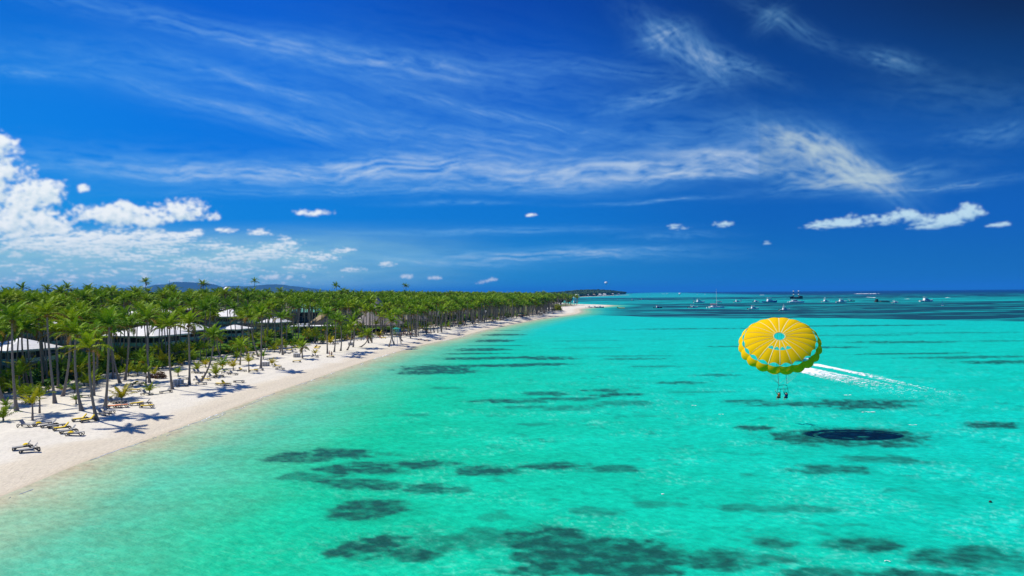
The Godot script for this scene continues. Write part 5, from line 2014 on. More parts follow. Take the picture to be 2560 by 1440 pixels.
		if r.randf() < (0.25 if d < 300.0 else 0.10):
			towel("full flat", "yellow_towel", p + Vector3(0, 0.02, 0), turn, "small yellow towel on a lounger " + words, "towels farther along the beach")
		elif d > 300.0 and r.randf() < 0.6:
			bather(pose, "lie", p + Vector3(0, 0.40, 0), turn, shade[r.randi() % 3], "tiny bather lying on a lounger " + words)
		if d > 280.0 and r.randf() < 0.6:
			bather(pose, "stand", on_sand(p.x + r.randf_range(-3, 3), p.z + r.randf_range(-3, 3)), r.randf() * TAU, shade[r.randi() % 4], "tiny bather standing on the sand " + words)
	bather(pose, "stand", on_sand(-104.56, -152.61), 0.6, "red_cloth", "bather standing in the shade of the yellow young palm by the hedge")
	bather(pose, "stand", on_sand(-105.11, -155.4), -0.9, "dark_cloth", "second bather right of the one under the yellow young palm")
	bather(pose, "stand", on_sand(-58.02, -215.78), 0.4, "red_cloth", "bather in red standing at the tall palm's foot by the yellow lounger")
	bather(pose, "stand", on_sand(-56.99, -214.32), 2.1, "dark_cloth", "bather in dark trunks beside the one in red at the tall palm")
	bather(pose, "lie", on_sand(-39.79, -292.95) + Vector3(0, 0.42, 0), 0.2, "orange_vest", "left sunbather of the orange pair near the water")
	bather(pose, "lie", on_sand(-36.67, -290.01) + Vector3(0, 0.42, 0), 0.2, "orange_vest", "right sunbather of the orange pair near the water")
	for q in [on_sand(-39.79, -292.95), on_sand(-36.67, -290.01)]:
		var o := part("sun_lounger", lounger_far[1], M.lounger_frame, self, Transform3D(Basis(Vector3.UP, 0.2), q))
		tag(o, "lounger under the %s of the orange sunbathers near the water" % ("left" if q.x < -37.0 else "right"), "sun lounger", "sun loungers farther along the beach")
	build_tower()
	build_shades()


func beach_words(p: Vector3) -> String:
	return where_words(p.x, p.z)


func poses() -> Dictionary:
	var out_ := {}
	var st := []
	limb(st, [Vector3(0, 0.98, 0), 0.14, Vector3(0, 1.2, 0), 0.125, Vector3(0, 1.40, 0), 0.13, Vector3(0, 1.52, 0), 0.06])
	head(st, Vector3(0, 1.66, 0), Vector3(1, 0, 0))
	for s in [-1.0, 1.0]:
		limb(st, [Vector3(0, 0.95, 0.09 * s), 0.1, Vector3(0.02, 0.50, 0.11 * s), 0.062, Vector3(-0.02, 0.08, 0.12 * s), 0.042, Vector3(0.14, 0.04, 0.14 * s), 0.035])
		limb(st, [Vector3(0, 1.43, 0.15 * s), 0.06, Vector3(0.0, 1.16, 0.25 * s), 0.042, Vector3(0.06, 0.92, 0.26 * s), 0.032])
		hand(st, Vector3(0.06, 0.92, 0.26 * s), Vector3(0.15, -0.98, 0).normalized(), Vector3(1, 0, 0))
	out_["stand"] = body(st, 0.03)
	var sc := []
	limb(sc, [Vector3(0, 0.93, -0.07), 0.125, Vector3(0, 1.0, 0.07), 0.125])
	for s in [-1.0, 1.0]: limb(sc, [Vector3(0, 0.93, 0.09 * s), 0.115, Vector3(0.01, 0.68, 0.10 * s), 0.092])
	out_["stand cloth"] = body(sc, 0.035)
	var ly := []
	limb(ly, [Vector3(-0.05, 0.12, 0), 0.13, Vector3(0.2, 0.13, 0), 0.12, Vector3(0.42, 0.15, 0), 0.13, Vector3(0.54, 0.17, 0), 0.06])
	ly.append([Vector3(0.68, 0.2, 0), 0.095, Vector3(0.62, 0.19, 0), 0.075])
	ly.append([Vector3(0.67, 0.29, 0), 0.015, Vector3(0.64, 0.30, 0), 0.018])
	for s in [-1.0, 1.0]:
		limb(ly, [Vector3(-0.08, 0.11, 0.09 * s), 0.095, Vector3(-0.5, 0.14, 0.11 * s), 0.06, Vector3(-0.88, 0.07, 0.12 * s), 0.042, Vector3(-0.92, 0.18, 0.13 * s), 0.03])
		limb(ly, [Vector3(0.45, 0.13, 0.16 * s), 0.058, Vector3(0.2, 0.10, 0.25 * s), 0.042, Vector3(-0.02, 0.1, 0.25 * s), 0.032])
		hand(ly, Vector3(-0.02, 0.1, 0.25 * s), Vector3(-1, 0, 0), Vector3(0, 0, -s))
	out_["lie"] = body(ly, 0.03)
	var lc := []
	limb(lc, [Vector3(-0.12, 0.12, -0.06), 0.125, Vector3(-0.02, 0.12, 0.06), 0.13])
	out_["lie cloth"] = body(lc, 0.035)
	var hr := []
	hr.append([Vector3(-0.03, 1.71, -0.03), 0.09, Vector3(-0.04, 1.69, 0.03), 0.09])
	out_["stand hair"] = body(hr, 0.03)
	return out_


func bather(pose: Dictionary, how: String, at: Vector3, turn: float, cloth: String, label: String) -> void:
	var o := thing("person", label, "person", at, turn, "bathers along the beach")
	part("body", pose[how], M.skin, o)
	part("swimwear", pose[how + " cloth"], M[cloth], o)
	if how == "stand": part("hair", pose["stand hair"], M.hair, o)


func build_tower() -> void:
	var at := on_sand(-46.61, -272.31)
	var o := thing("lifeguard_tower", "lifeguard tower on four legs with a teal canopy among the beach palms", "lifeguard tower", at, -0.3)
	for sx in [-1.0, 1.0]:
		for sz in [-1.0, 1.0]:
			var leg := MB.new()
			leg.bar(Vector3(1.35 * sx, -0.2, 1.35 * sz), Vector3(0.85 * sx, 3.6, 0.85 * sz), 0.16)
			part("leg", leg.done(), M.white_paint, o)
			var post := MB.new()
			post.bar(Vector3(0.85 * sx, 3.6, 0.85 * sz), Vector3(0.85 * sx, 5.9, 0.85 * sz), 0.1)
			part("post", post.done(), M.white_paint, o)
	part("platform", box_mesh(Vector3(2.3, 0.16, 2.3)), M.dark_wood, o, shift(0, 3.55, 0))
	for k in 4:
		var rail := MB.new()
		rail.box(Vector3(1.1, 4.5, 0), Vector3(0.07, 0.07, 2.2))
		rail.box(Vector3(1.1, 4.1, 0), Vector3(0.05, 0.05, 2.2))
		if k != 3: part("railing", rail.done(), M.white_paint, o, shift(0, 0, 0, k * PI / 2))
	var roof := hip_roof(2.5, 2.5, 0.6, 0.06)
	part("canopy", roof.done(), M.teal_cloth, o, shift(0, 5.9, 0))
	var cloth := MB.new()
	cloth.box(Vector3(0, 5.2, -1.0), Vector3(2.0, 1.3, 0.05))
	part("backdrop", cloth.done(), M.teal_cloth, o)
	var ladder := MB.new()
	for s in [-0.3, 0.3]: ladder.bar(Vector3(2.5, 0, s), Vector3(1.1, 3.6, s), 0.08)
	for k in 9: ladder.bar(Vector3(2.4 - 0.145 * k, 0.3 + 0.38 * k, -0.3), Vector3(2.4 - 0.145 * k, 0.3 + 0.38 * k, 0.3), 0.05)
	part("ladder", ladder.done(), M.dark_wood, o)
	var fl := thing("flag", "blue flag hanging from a pole right of the lifeguard tower", "flag", on_sand(-46.81, -286.29))
	var pole := MB.new()
	pole.tube([Vector3(0, -0.2, 0), Vector3(0, 5.6, 0)], [0.06, 0.04], 6)
	part("pole", pole.done(), M.metal, fl)
	var f := MB.new()
	f.grid(8, 6, func(i: int, j: int) -> Vector3: return Vector3(-i * 0.11, 5.4 - 0.22 * (6 - j) - i * 0.09, 0.1 * sin(i * 0.9)))
	part("cloth", f.done(), M.blue_cloth, fl)


func build_shades() -> void:
	var sh := func(x: float, z: float, tint: String, label: String):
		var o := thing("beach_umbrella", label, "beach umbrella", on_sand(x, z), 0.0)
		var pole := MB.new()
		pole.tube([Vector3(0, -0.2, 0), Vector3(0, 2.7, 0)], [0.035, 0.03], 6)
		part("pole", pole.done(), M.metal, o)
		var top := MB.new()
		for k in 8:
			var a := TAU * k / 8.0
			var b := TAU * (k + 1) / 8.0
			top.tri(Vector3(0, 2.75, 0), Vector3(cos(b), 0, sin(b)) * 1.9 + Vector3(0, 2.05, 0), Vector3(cos(a), 0, sin(a)) * 1.9 + Vector3(0, 2.05, 0))
		part("canopy", top.done(), M[tint], o)
	sh.call(7.23, -573.96, "teal_cloth", "teal beach umbrella among the crowded bathers under the palms")
	sh.call(22.73, -649.87, "white_paint", "white beach umbrella beyond the teal one")
	sh.call(61.93, -943.66, "white_paint", "left white beach umbrella on the open sand of the spit")
	sh.call(69.2, -967.65, "white_paint", "right white beach umbrella on the open sand of the spit")


# ==================================================================== boats
func hull(l: float, beam: float, free_: float, flare := 1.0) -> MB:      # bow towards +x, waterline at y = 0
	var mb := MB.new()
	var n := 12
	var prof := func(t: float) -> Array:
		var w: float = beam / 2 * (0.86 + 0.14 * sin(PI * minf(t * 1.4, 1.0))) * pow(clampf(1.0 - pow(t, 3.6), 0.0, 1.0), 0.75)
		return [w, free_ * (0.85 + 0.55 * t * t), -0.35 * free_ * (1.0 - t * 0.3)]
	for s in [-1.0, 1.0]:
		for i in n:
			var t0 := i / float(n)
			var t1 := (i + 1) / float(n)
			var a: Array = (prof as Callable).call(t0)
			var b: Array = (prof as Callable).call(t1)
			var x0 := -l / 2 + l * t0
			var x1 := -l / 2 + l * t1
			var p := [Vector3(x0 - 0.04 * l * t0, a[2], s * a[0] * 0.45), Vector3(x1 - 0.04 * l * t1, b[2], s * b[0] * 0.45), Vector3(x1, b[1], s * b[0]), Vector3(x0, a[1], s * a[0])]
			if s > 0: mb.quad(p[0], p[1], p[2], p[3])
			else: mb.quad(p[3], p[2], p[1], p[0])
			if s > 0: mb.quad(Vector3(x0, a[1] - 0.04, a[0]), Vector3(x1, b[1] - 0.04, b[0]), Vector3(x1, b[1] - 0.04, -b[0]), Vector3(x0, a[1] - 0.04, -a[0]))
	var e: Array = (prof as Callable).call(0.0)
	mb.quad(Vector3(-l / 2, e[2], -e[0] * 0.45), Vector3(-l / 2, e[2], e[0] * 0.45), Vector3(-l / 2, e[1], e[0]), Vector3(-l / 2, e[1], -e[0]))
	return mb


func cabin_shape(at: Vector3, l: float, w: float, h: float, rake: float) -> MB:
	var mb := MB.new()
	var a := [Vector3(-l / 2, 0, -w / 2), Vector3(l / 2, 0, -w / 2), Vector3(l / 2, 0, w / 2), Vector3(-l / 2, 0, w / 2)]
	var b := [Vector3(-l / 2 + 0.1 * rake, h, -w * 0.44), Vector3(l / 2 - rake, h, -w * 0.44), Vector3(l / 2 - rake, h, w * 0.44), Vector3(-l / 2 + 0.1 * rake, h, w * 0.44)]
	for k in 4:
		mb.quad(at + a[(k + 1) % 4], at + a[k], at + b[k], at + b[(k + 1) % 4])
	mb.quad(at + b[3], at + b[2], at + b[1], at + b[0])
	return mb


func motor_boat(x: float, z: float, l: float, deg: float, tint: String, kind: String, label: String) -> void:
	var o := thing("motor_boat", label, "boat", Vector3(x, 0, z), deg_to_rad(deg), "boats moored in the bay")
	var beam := l * 0.30
	var fb := l * 0.10
	part("hull", hull(l, beam, fb).done(), M[tint], o)
	var deck := fb * 0.9
	var stripe := MB.new()
	for s in [-1.0, 1.0]: stripe.box(Vector3(-l * 0.12, fb * 0.55, s * beam * 0.46), Vector3(l * 0.6, fb * 0.14, 0.06))
	part("stripe", stripe.done(), M.blue_hull if tint != "blue_hull" else M.white_paint, o)
	var cl := l * (0.42 if kind != "open" else 0.24)
	var ch := l * 0.11
	var c := part("cabin", cabin_shape(Vector3(l * 0.02, deck, 0), cl, beam * 0.66, ch, cl * 0.28).done(), M.gel_coat, o)
	for s in [-1.0, 1.0]:
		part("window", box_mesh(Vector3(cl * 0.5, ch * 0.36, 0.06)), M.window_glass, c, shift(l * 0.0, deck + ch * 0.62, s * beam * 0.315))
	part("windscreen", cabin_shape(Vector3(l * 0.02 + cl * 0.17, deck + ch * 0.5, 0), cl * 0.42, beam * 0.52, ch * 0.42, cl * 0.2).done(), M.window_glass, c)
	if kind == "fly" or kind == "tower":
		part("flybridge", cabin_shape(Vector3(-l * 0.04, deck + ch + 0.02, 0), cl * 0.6, beam * 0.56, ch * 0.4, cl * 0.12).done(), M.gel_coat, o)
		var top := MB.new()
		top.box(Vector3(-l * 0.05, deck + ch * 2.1, 0), Vector3(cl * 0.66, 0.1 + l * 0.006, beam * 0.6))
		for sx in [-0.25, 0.22]:
			for s in [-1.0, 1.0]: top.bar(Vector3(-l * 0.05 + cl * sx, deck + ch, s * beam * 0.26), Vector3(-l * 0.05 + cl * sx, deck + ch * 2.1, s * beam * 0.26), 0.07 + l * 0.003)
		part("hard_top", top.done(), M.white_paint, o)
	if kind == "open":
		var top := MB.new()
		top.box(Vector3(-l * 0.08, deck + l * 0.2, 0), Vector3(l * 0.36, 0.1 + l * 0.006, beam * 0.74))
		for sx in [-0.22, 0.06]:
			for s in [-1.0, 1.0]: top.bar(Vector3(l * sx, deck, s * beam * 0.34), Vector3(l * sx, deck + l * 0.2, s * beam * 0.34), 0.07 + l * 0.003)
		part("sun_top", top.done(), M.white_paint, o)
	if kind == "tower":
		var tw := MB.new()
		for s in [-1.0, 1.0]:
			tw.bar(Vector3(-l * 0.14, deck + ch * 2.0, s * beam * 0.2), Vector3(-l * 0.09, deck + ch * 4.0, s * beam * 0.08), 0.08 + l * 0.004)
			tw.bar(Vector3(l * 0.02, deck + ch * 2.0, s * beam * 0.2), Vector3(-l * 0.05, deck + ch * 4.0, s * beam * 0.08), 0.08 + l * 0.004)
		tw.box(Vector3(-l * 0.07, deck + ch * 4.0, 0), Vector3(l * 0.1, 0.08, beam * 0.3))
		part("tower", tw.done(), M.white_paint, o)
	var rail := MB.new()
	for s in [-1.0, 1.0]:
		for k in 5:
			var t := 0.55 + 0.09 * k
			var w: float = beam / 2 * pow(clampf(1.0 - pow(t, 3.6), 0.0, 1.0), 0.75) * 0.95
			var w2: float = beam / 2 * pow(clampf(1.0 - pow(t + 0.09, 3.6), 0.0, 1.0), 0.75) * 0.95
			var y := fb * (0.85 + 0.55 * t * t)
			rail.bar(Vector3(-l / 2 + l * t, y, s * w), Vector3(-l / 2 + l * t, y + l * 0.045, s * w), 0.05)
			rail.bar(Vector3(-l / 2 + l * t, y + l * 0.045, s * w), Vector3(-l / 2 + l * (t + 0.09), y + l * 0.05, s * w2), 0.05)
	part("railing", rail.done(), M.white_paint, o)
	var eng := MB.new()
	for s in [-0.22, 0.22]: eng.box(Vector3(-l / 2 - 0.25, fb * 0.75, s * beam), Vector3(0.5, fb * 0.9, 0.4))
	part("engine", eng.done(), M.black_hull, o)


func catamaran(x: float, z: float, l: float, deg: float, mast: float, cover: String, label: String) -> void:
	var o := thing("catamaran", label, "boat", Vector3(x, 0, z), deg_to_rad(deg), "boats moored in the bay")
	var beam := l * 0.46
	for s in [-1.0, 1.0]:
		part("hull", hull(l, l * 0.10, l * 0.085).done(), M.gel_coat, o, shift(0, 0, s * beam * 0.4))
	part("bridge_deck", box_mesh(Vector3(l * 0.62, l * 0.03, beam * 0.86)), M.gel_coat, o, shift(-l * 0.08, l * 0.085, 0))
	var c := part("cabin", cabin_shape(Vector3(-l * 0.06, l * 0.10, 0), l * 0.38, beam * 0.6, l * 0.075, l * 0.1).done(), M.gel_coat, o)
	for s in [-1.0, 1.0]:
		part("window", box_mesh(Vector3(l * 0.24, l * 0.03, 0.06)), M.window_glass, c, shift(-l * 0.08, l * 0.14, s * beam * 0.285))
	var top := MB.new()
	top.box(Vector3(-l * 0.16, l * 0.225, 0), Vector3(l * 0.3, 0.12, beam * 0.6))
	for sx in [-0.29, -0.03]:
		for s in [-1.0, 1.0]: top.bar(Vector3(l * sx, l * 0.1, s * beam * 0.27), Vector3(l * sx, l * 0.225, s * beam * 0.27), 0.1)
	part("sun_top", top.done(), M[cover], o)
	if mast > 0.0:
		var m := MB.new()
		m.tube([Vector3(l * 0.08, l * 0.1, 0), Vector3(l * 0.07, mast * 0.6, 0), Vector3(l * 0.05, mast, 0)], [0.26, 0.22, 0.12], 6)
		part("mast", m.done(), M.white_paint, o)
		var b := MB.new()
		b.tube([Vector3(l * 0.07, l * 0.26, 0), Vector3(-l * 0.34, l * 0.28, 0)], [0.28, 0.22], 6)
		part("boom", b.done(), M.white_paint, o)
		var st := MB.new()
		for q in [Vector3(l * 0.48, l * 0.12, 0), Vector3(-l * 0.4, l * 0.1, beam * 0.4), Vector3(-l * 0.4, l * 0.1, -beam * 0.4)]:
			st.bar(q, Vector3(l * 0.05, mast * 0.95, 0), 0.05)
		part("stay", st.done(), M.metal, o)


func sail_craft(called: String, x: float, z: float, h: float, label: String, cat: String) -> void:
	var o := thing(called, label, cat, Vector3(x, 0, z), 0.6, "small sails in the bay")
	part("board", hull(h * 0.8, h * 0.2, h * 0.045).done(), M.white_paint, o)
	var m := MB.new()
	m.tube([Vector3(h * 0.08, 0, 0), Vector3(0, h, 0)], [0.05, 0.03], 5)
	part("mast", m.done(), M.metal, o)
	var s := MB.new()
	s.grid(5, 8, func(i: int, j: int) -> Vector3:
		var f := j / 8.0
		var w := h * 0.5 * (1.0 - f) * (0.7 + 0.6 * f)
		return Vector3(h * 0.08 * (1.0 - f) - w * i / 5.0, h * (0.1 + 0.88 * f), 0.16 * h * 0.4 * sin(PI * i / 5.0) * (1.0 - f)))
	part("sail", s.done(), M.sail_cloth, o)


func build_boats() -> void:
	motor_boat(343.27, -1248, 22, 8, "gel_coat", "fly", "large white motor yacht just left of the catamaran's mast, in the far row")
	motor_boat(227.38, -854.3, 13, 5, "gel_coat", "open", "white boat with a sun top left of the masted catamaran, in the near row")
	catamaran(249.58, -834.46, 20, 8, 24, "red_paint", "white sailing catamaran with the tallest mast and a red-covered cabin")
	motor_boat(387.41, -1274.85, 12, 0, "gel_coat", "open", "small dark-shaded boat right behind the catamaran's mast")
	motor_boat(423.66, -1280.17, 15, 12, "gel_coat", "fly", "white cabin boat right of the catamaran, in the far row")
	motor_boat(452.48, -1261.87, 13, 10, "gel_coat", "fly", "white cabin boat between the catamaran and the blue boat")
	motor_boat(457.04, -1205.42, 27, 6, "blue_hull", "fly", "long blue-hulled boat with a white superstructure")
	motor_boat(271.5, -764.93, 13, 4, "gel_coat", "fly", "white motor boat above and left of the yellow parasail, in the near row")
	motor_boat(283.81, -708.15, 12, 4, "gel_coat", "tower", "white sport-fishing boat with a tuna tower directly above the yellow parasail")
	catamaran(493.8, -1183.08, 26, -4, 0, "white_paint", "long low white party catamaran below the black two-masted ship")
	motor_boat(562.05, -1219.43, 17, 14, "gel_coat", "tower", "white boat with a sloped tower right of the party catamaran")
	motor_boat(564.36, -1164.99, 20, 4, "gel_coat", "fly", "white boat coupled to a dark hull, right of the sloped-tower boat")
	motor_boat(617.41, -1239.85, 16, 2, "black_hull", "open", "black-hulled boat touching the white boat on its right")
	motor_boat(603.22, -1071.02, 14, 20, "gel_coat", "open", "white boat with an arched top right of the dark pontoon")
	motor_boat(714.86, -1173.58, 25, 6, "gel_coat", "fly", "big white yacht farthest right in the row")
	motor_boat(184.25, -859.34, 11, 8, "black_hull", "fly", "dark-hulled boat with a white cabin between the yellow boat and the white row")
	motor_boat(356.4, -1860.19, 14, 0, "gel_coat", "open", "small white boat near the spit's far side, right of the tiny sail")
	motor_boat(301.21, -1697.3, 10, 10, "gel_coat", "open", "tiny white boat left of the small white one near the spit's far side")
	motor_boat(124.41, -1350.1, 14, 20, "gel_coat", "tower", "white boat behind the bushes of the spit")
	motor_boat(103.57, -914.44, 10, 6, "gel_coat", "open", "left boat of the row beached at the spit's tip")
	motor_boat(112.22, -923.71, 10, -4, "gel_coat", "open", "middle boat of the row beached at the spit's tip")
	motor_boat(117.39, -909.03, 11, 2, "blue_hull", "open", "right boat of the row beached at the spit's tip")
	motor_boat(2008.65, -8804.11, 30, 0, "gel_coat", "fly", "tiny white boat on the horizon left of the white parasail")
	motor_boat(1182.6, -7184.03, 34, 0, "gel_coat", "fly", "white boat off the tip of the far headland")
	motor_boat(1356.18, -7740.51, 30, 0, "gel_coat", "open", "second white boat off the tip of the far headland, to the right")
	motor_boat(955.67, -4711.58, 16, 0, "gel_coat", "open", "tiny white boat in the turquoise strip behind the row")
	sail_craft("windsurfer", 280.42, -1814.6, 6.5, "tiny white sail right of the spit", "windsurfer")
	sail_craft("windsurfer", 409.23, -1526.8, 9.0, "white sail beside the large motor yacht", "windsurfer")
	sail_craft("windsurfer", 473.19, -1404.8, 8.0, "pale sail right of the white cabin boat", "windsurfer")
	sail_craft("windsurfer", 551.15, -870.48, 7.5, "lone white windsurfer sail right of the big yacht", "windsurfer")
	sail_craft("windsurfer", 539.4, -2714.84, 6.0, "far tiny sail behind the small white boat", "windsurfer")
	# black two-masted show ship
	var o := thing("two_masted_ship", "black two-masted ship with furled pale sails", "ship", Vector3(728.86, 0, -1745.99), PI - 0.05)
	part("hull", hull(32, 8.5, 4.2).done(), M.black_hull, o)
	part("stern_castle", box_mesh(Vector3(7, 3.2, 7)), M.brown_hull, o, shift(-12, 5.4, 0))
	part("fore_castle", box_mesh(Vector3(4.5, 1.6, 5)), M.brown_hull, o, shift(9.5, 5.6, 0))
	part("rail_band", box_mesh(Vector3(20, 0.5, 8.0)), M.red_paint, o, shift(-2, 4.4, 0))
	for sx in [-7.0, 6.0]:
		var m := MB.new()
		m.tube([Vector3(sx, 3.5, 0), Vector3(sx, 24 if sx > 0 else 22, 0)], [0.4, 0.22], 6)
		var ms := part("mast", m.done(), M.brown_hull, o)
		for h in [12.0, 20.5]:
			var yard := MB.new()
			yard.tube([Vector3(sx, h, -5.0), Vector3(sx, h, 5.0)], [0.22, 0.22], 6)
			part("yard", yard.done(), M.brown_hull, ms)
			var sail := MB.new()
			sail.tube([Vector3(sx + 0.2, h - 0.5, -4.4), Vector3(sx + 0.3, h - 0.9, 0), Vector3(sx + 0.2, h - 0.5, 4.4)], [0.5, 0.85, 0.5], 7)
			part("furled_sail", sail.done(), M.sail_cloth, ms)
		var rig := MB.new()
		for s in [-1.0, 1.0]:
			for q in [-2.0, 0.0, 2.0]: rig.bar(Vector3(sx + q, 4.4, s * 4.0), Vector3(sx, 20, 0), 0.1)
		part("shroud", rig.done(), M.black_hull, ms)
	var bow := MB.new()
	bow.tube([Vector3(13, 5.2, 0), Vector3(21, 7.6, 0)], [0.3, 0.15], 6)
	part("bowsprit", bow.done(), M.brown_hull, o)
	# dark pontoon
	var p := thing("pontoon", "dark brown floating pontoon with a small hut at its left end", "pontoon", Vector3(630.43, 0, -1159.24), 0.0)
	part("deck", box_mesh(Vector3(24, 1.3, 7)), M.brown_hull, p, shift(0, 0.55, 0))
	part("hut", box_mesh(Vector3(3.6, 4.0, 4)), M.brown_hull, p, shift(-9, 3.2, 0))
	part("bench_row", box_mesh(Vector3(14, 1.0, 1.2)), M.beige_wall, p, shift(3, 1.7, 2.4))
	part("rail", box_mesh(Vector3(23, 0.12, 0.12)), M.dark_wood, p, shift(0, 2.4, -3.2))
	# inflatable banana boat
	var b := thing("inflatable_boat", "yellow inflatable tow boat with a raised nose, right of the spit", "inflatable boat", Vector3(138.68, 0, -865.16), PI)
	for s in [-0.75, 0.75]:
		var t := MB.new()
		t.tube([Vector3(-4.6, 0.3, s), Vector3(-4.0, 0.35, s), Vector3(2.6, 0.35, s), Vector3(4.0, 0.8, s * 0.9), Vector3(5.0, 1.7, s * 0.6), Vector3(5.4, 2.3, s * 0.4)], [0.2, 0.55, 0.6, 0.56, 0.45, 0.2], 9)
		part("tube", t.done(), M.yellow_rubber, b)
	for k in 5:
		var h := MB.new()
		h.tube([Vector3(-3.2 + 1.4 * k, 0.8, -0.5), Vector3(-3.2 + 1.4 * k, 1.05, 0), Vector3(-3.2 + 1.4 * k, 0.8, 0.5)], [0.07, 0.09, 0.07], 5)
		part("handle", h.done(), M.dark_cloth, b)
	# two white parasails far off
	far_chute(276.6, -2000.0, 44.4, 4.7, "small white parasail high above the spit, alone in the blue sky")
	far_chute(542.0, -2200.0, 10.8, 3.6, "white parasail low over the water near the horizon, left of the boats")
	# reef breakers far out: low irregular ridges of foam
	var surf := MB.new()
	var r := RandomNumberGenerator.new()
	r.seed = 8
	var line := func(x0: float, z0: float, x1: float, z1: float, n: int, w: float):
		for i in n:
			var f := r.randf()
			if n_b.get_noise_2d(f * 9.0, x0) < -0.12: continue
			flake(surf, Vector3(lerpf(x0, x1, f), 0.1, lerpf(z0, z1, f) + r.randf_range(-1, 1) * w), Vector2(r.randf_range(5, 16), r.randf_range(3, 9)) * w * 0.06, 0.0)
	line.call(1997.8, -3950.11, 2087.27, -3878.9, 60, 26.0)
	line.call(1610.73, -7403.75, 1676.34, -7272.74, 26, 18.0)
	line.call(1295.65, -3553.83, 1303.45, -3529.65, 8, 14.0)
	line.call(1045.17, -1992.62, 975.56, -1819.17, 8, 12.0)
	line.call(889.34, -1527.75, 892.76, -1524.39, 4, 10.0)
	line.call(1089.97, -1706.8, 1093.29, -1702.6, 4, 10.0)
	line.call(1461.1, -5378.39, 1488.26, -5229.27, 6, 14.0)
	tag(part("reef_surf", surf.done(), M.foam, self), "broken white line of surf on the reef near the horizon", "surf", "", "stuff")
	# small whitecaps scattered over the lagoon
	var caps := MB.new()
	var cap := func(x: float, z: float, w: float):
		for k in 5: flake(caps, Vector3(x + r.randf_range(-1, 1) * w, 0.05 + 0.004 * k, z + r.randf_range(-0.4, 0.4) * w), Vector2(r.randf_range(0.3, 0.7), r.randf_range(0.12, 0.25)) * w, r.randf_range(-0.3, 0.3))
	cap.call(59.62, -114.63, 1.0)
	cap.call(60.52, -103.15, 0.6)
	cap.call(65.54, -133.16, 0.7)
	cap.call(32.5, -122.53, 0.5)
	cap.call(34.64, -113.54, 0.4)
	cap.call(75.31, -169.03, 0.8)
	cap.call(28.21, -51.49, 0.25)
	cap.call(15.21, -69.01, 0.3)
	tag(part("whitecaps", caps.done(), M.foam, self), "few tiny whitecaps scattered on the lagoon", "foam", "", "stuff")
	# mooring buoy
	var buoy := SphereMesh.new()
	buoy.radius = 0.14
	buoy.height = 0.28
	buoy.radial_segments = 16
	buoy.rings = 8
	tag(part("mooring_buoy", buoy, M.black_hull, self, Transform3D(Basis.IDENTITY, Vector3(45.82, 0.05, -65.54))), "small round black buoy alone on the clear water at lower right", "buoy")


func far_chute(x: float, z: float, y: float, rad: float, label: String) -> void:
	var o := thing("white_parasail", label, "parasail", Vector3(x, y, z), 0.0)
	var tilt := Basis(Vector3(1, 0, 0), 0.5)
	for k in 12:
		var mb := MB.new()
		mb.grid(4, 8, func(i: int, j: int) -> Vector3:
			var a := TAU * (k + i / 4.0) / 12.0
			var f := j / 8.0
			var rr := rad * sin(0.15 + (1.0 - f) * 1.35)
			var bulge := 1.0 + 0.06 * sin(PI * i / 4.0)
			return tilt * Vector3(cos(-a) * rr * bulge, rad * 0.75 * cos(0.15 + (1.0 - f) * 1.35) + rad, sin(-a) * rr * bulge))
		part("gore", mb.done(), M.sail_nylon, o)
	var lines := MB.new()
	for k in 12:
		var a := TAU * k / 12.0
		lines.bar(tilt * Vector3(cos(a) * rad, rad * 1.05, sin(a) * rad), Vector3(0, -rad * 0.5, -2), 0.05)
	part("suspension_lines", lines.done(), M.dark_line, o)
	var bones := []
	limb(bones, [Vector3(0, -rad * 0.5 - 1.3, -2), 0.14, Vector3(0, -rad * 0.5 - 0.8, -2), 0.15])
	bones.append([Vector3(0, -rad * 0.5 - 0.5, -2), 0.1, Vector3(0, -rad * 0.5 - 0.45, -2), 0.1])
	for s in [-1.0, 1.0]:
		limb(bones, [Vector3(0.15 * s, -rad * 0.5 - 0.8, -2), 0.06, Vector3(0.25 * s, -rad * 0.5 - 0.3, -2), 0.04])
		limb(bones, [Vector3(0.1 * s, -rad * 0.5 - 1.3, -2), 0.1, Vector3(0.12 * s, -rad * 0.5 - 1.35, -2.45), 0.07, Vector3(0.12 * s, -rad * 0.5 - 1.8, -2.5), 0.05])
	part("rider", body(bones, 0.06), M.orange_vest, o)


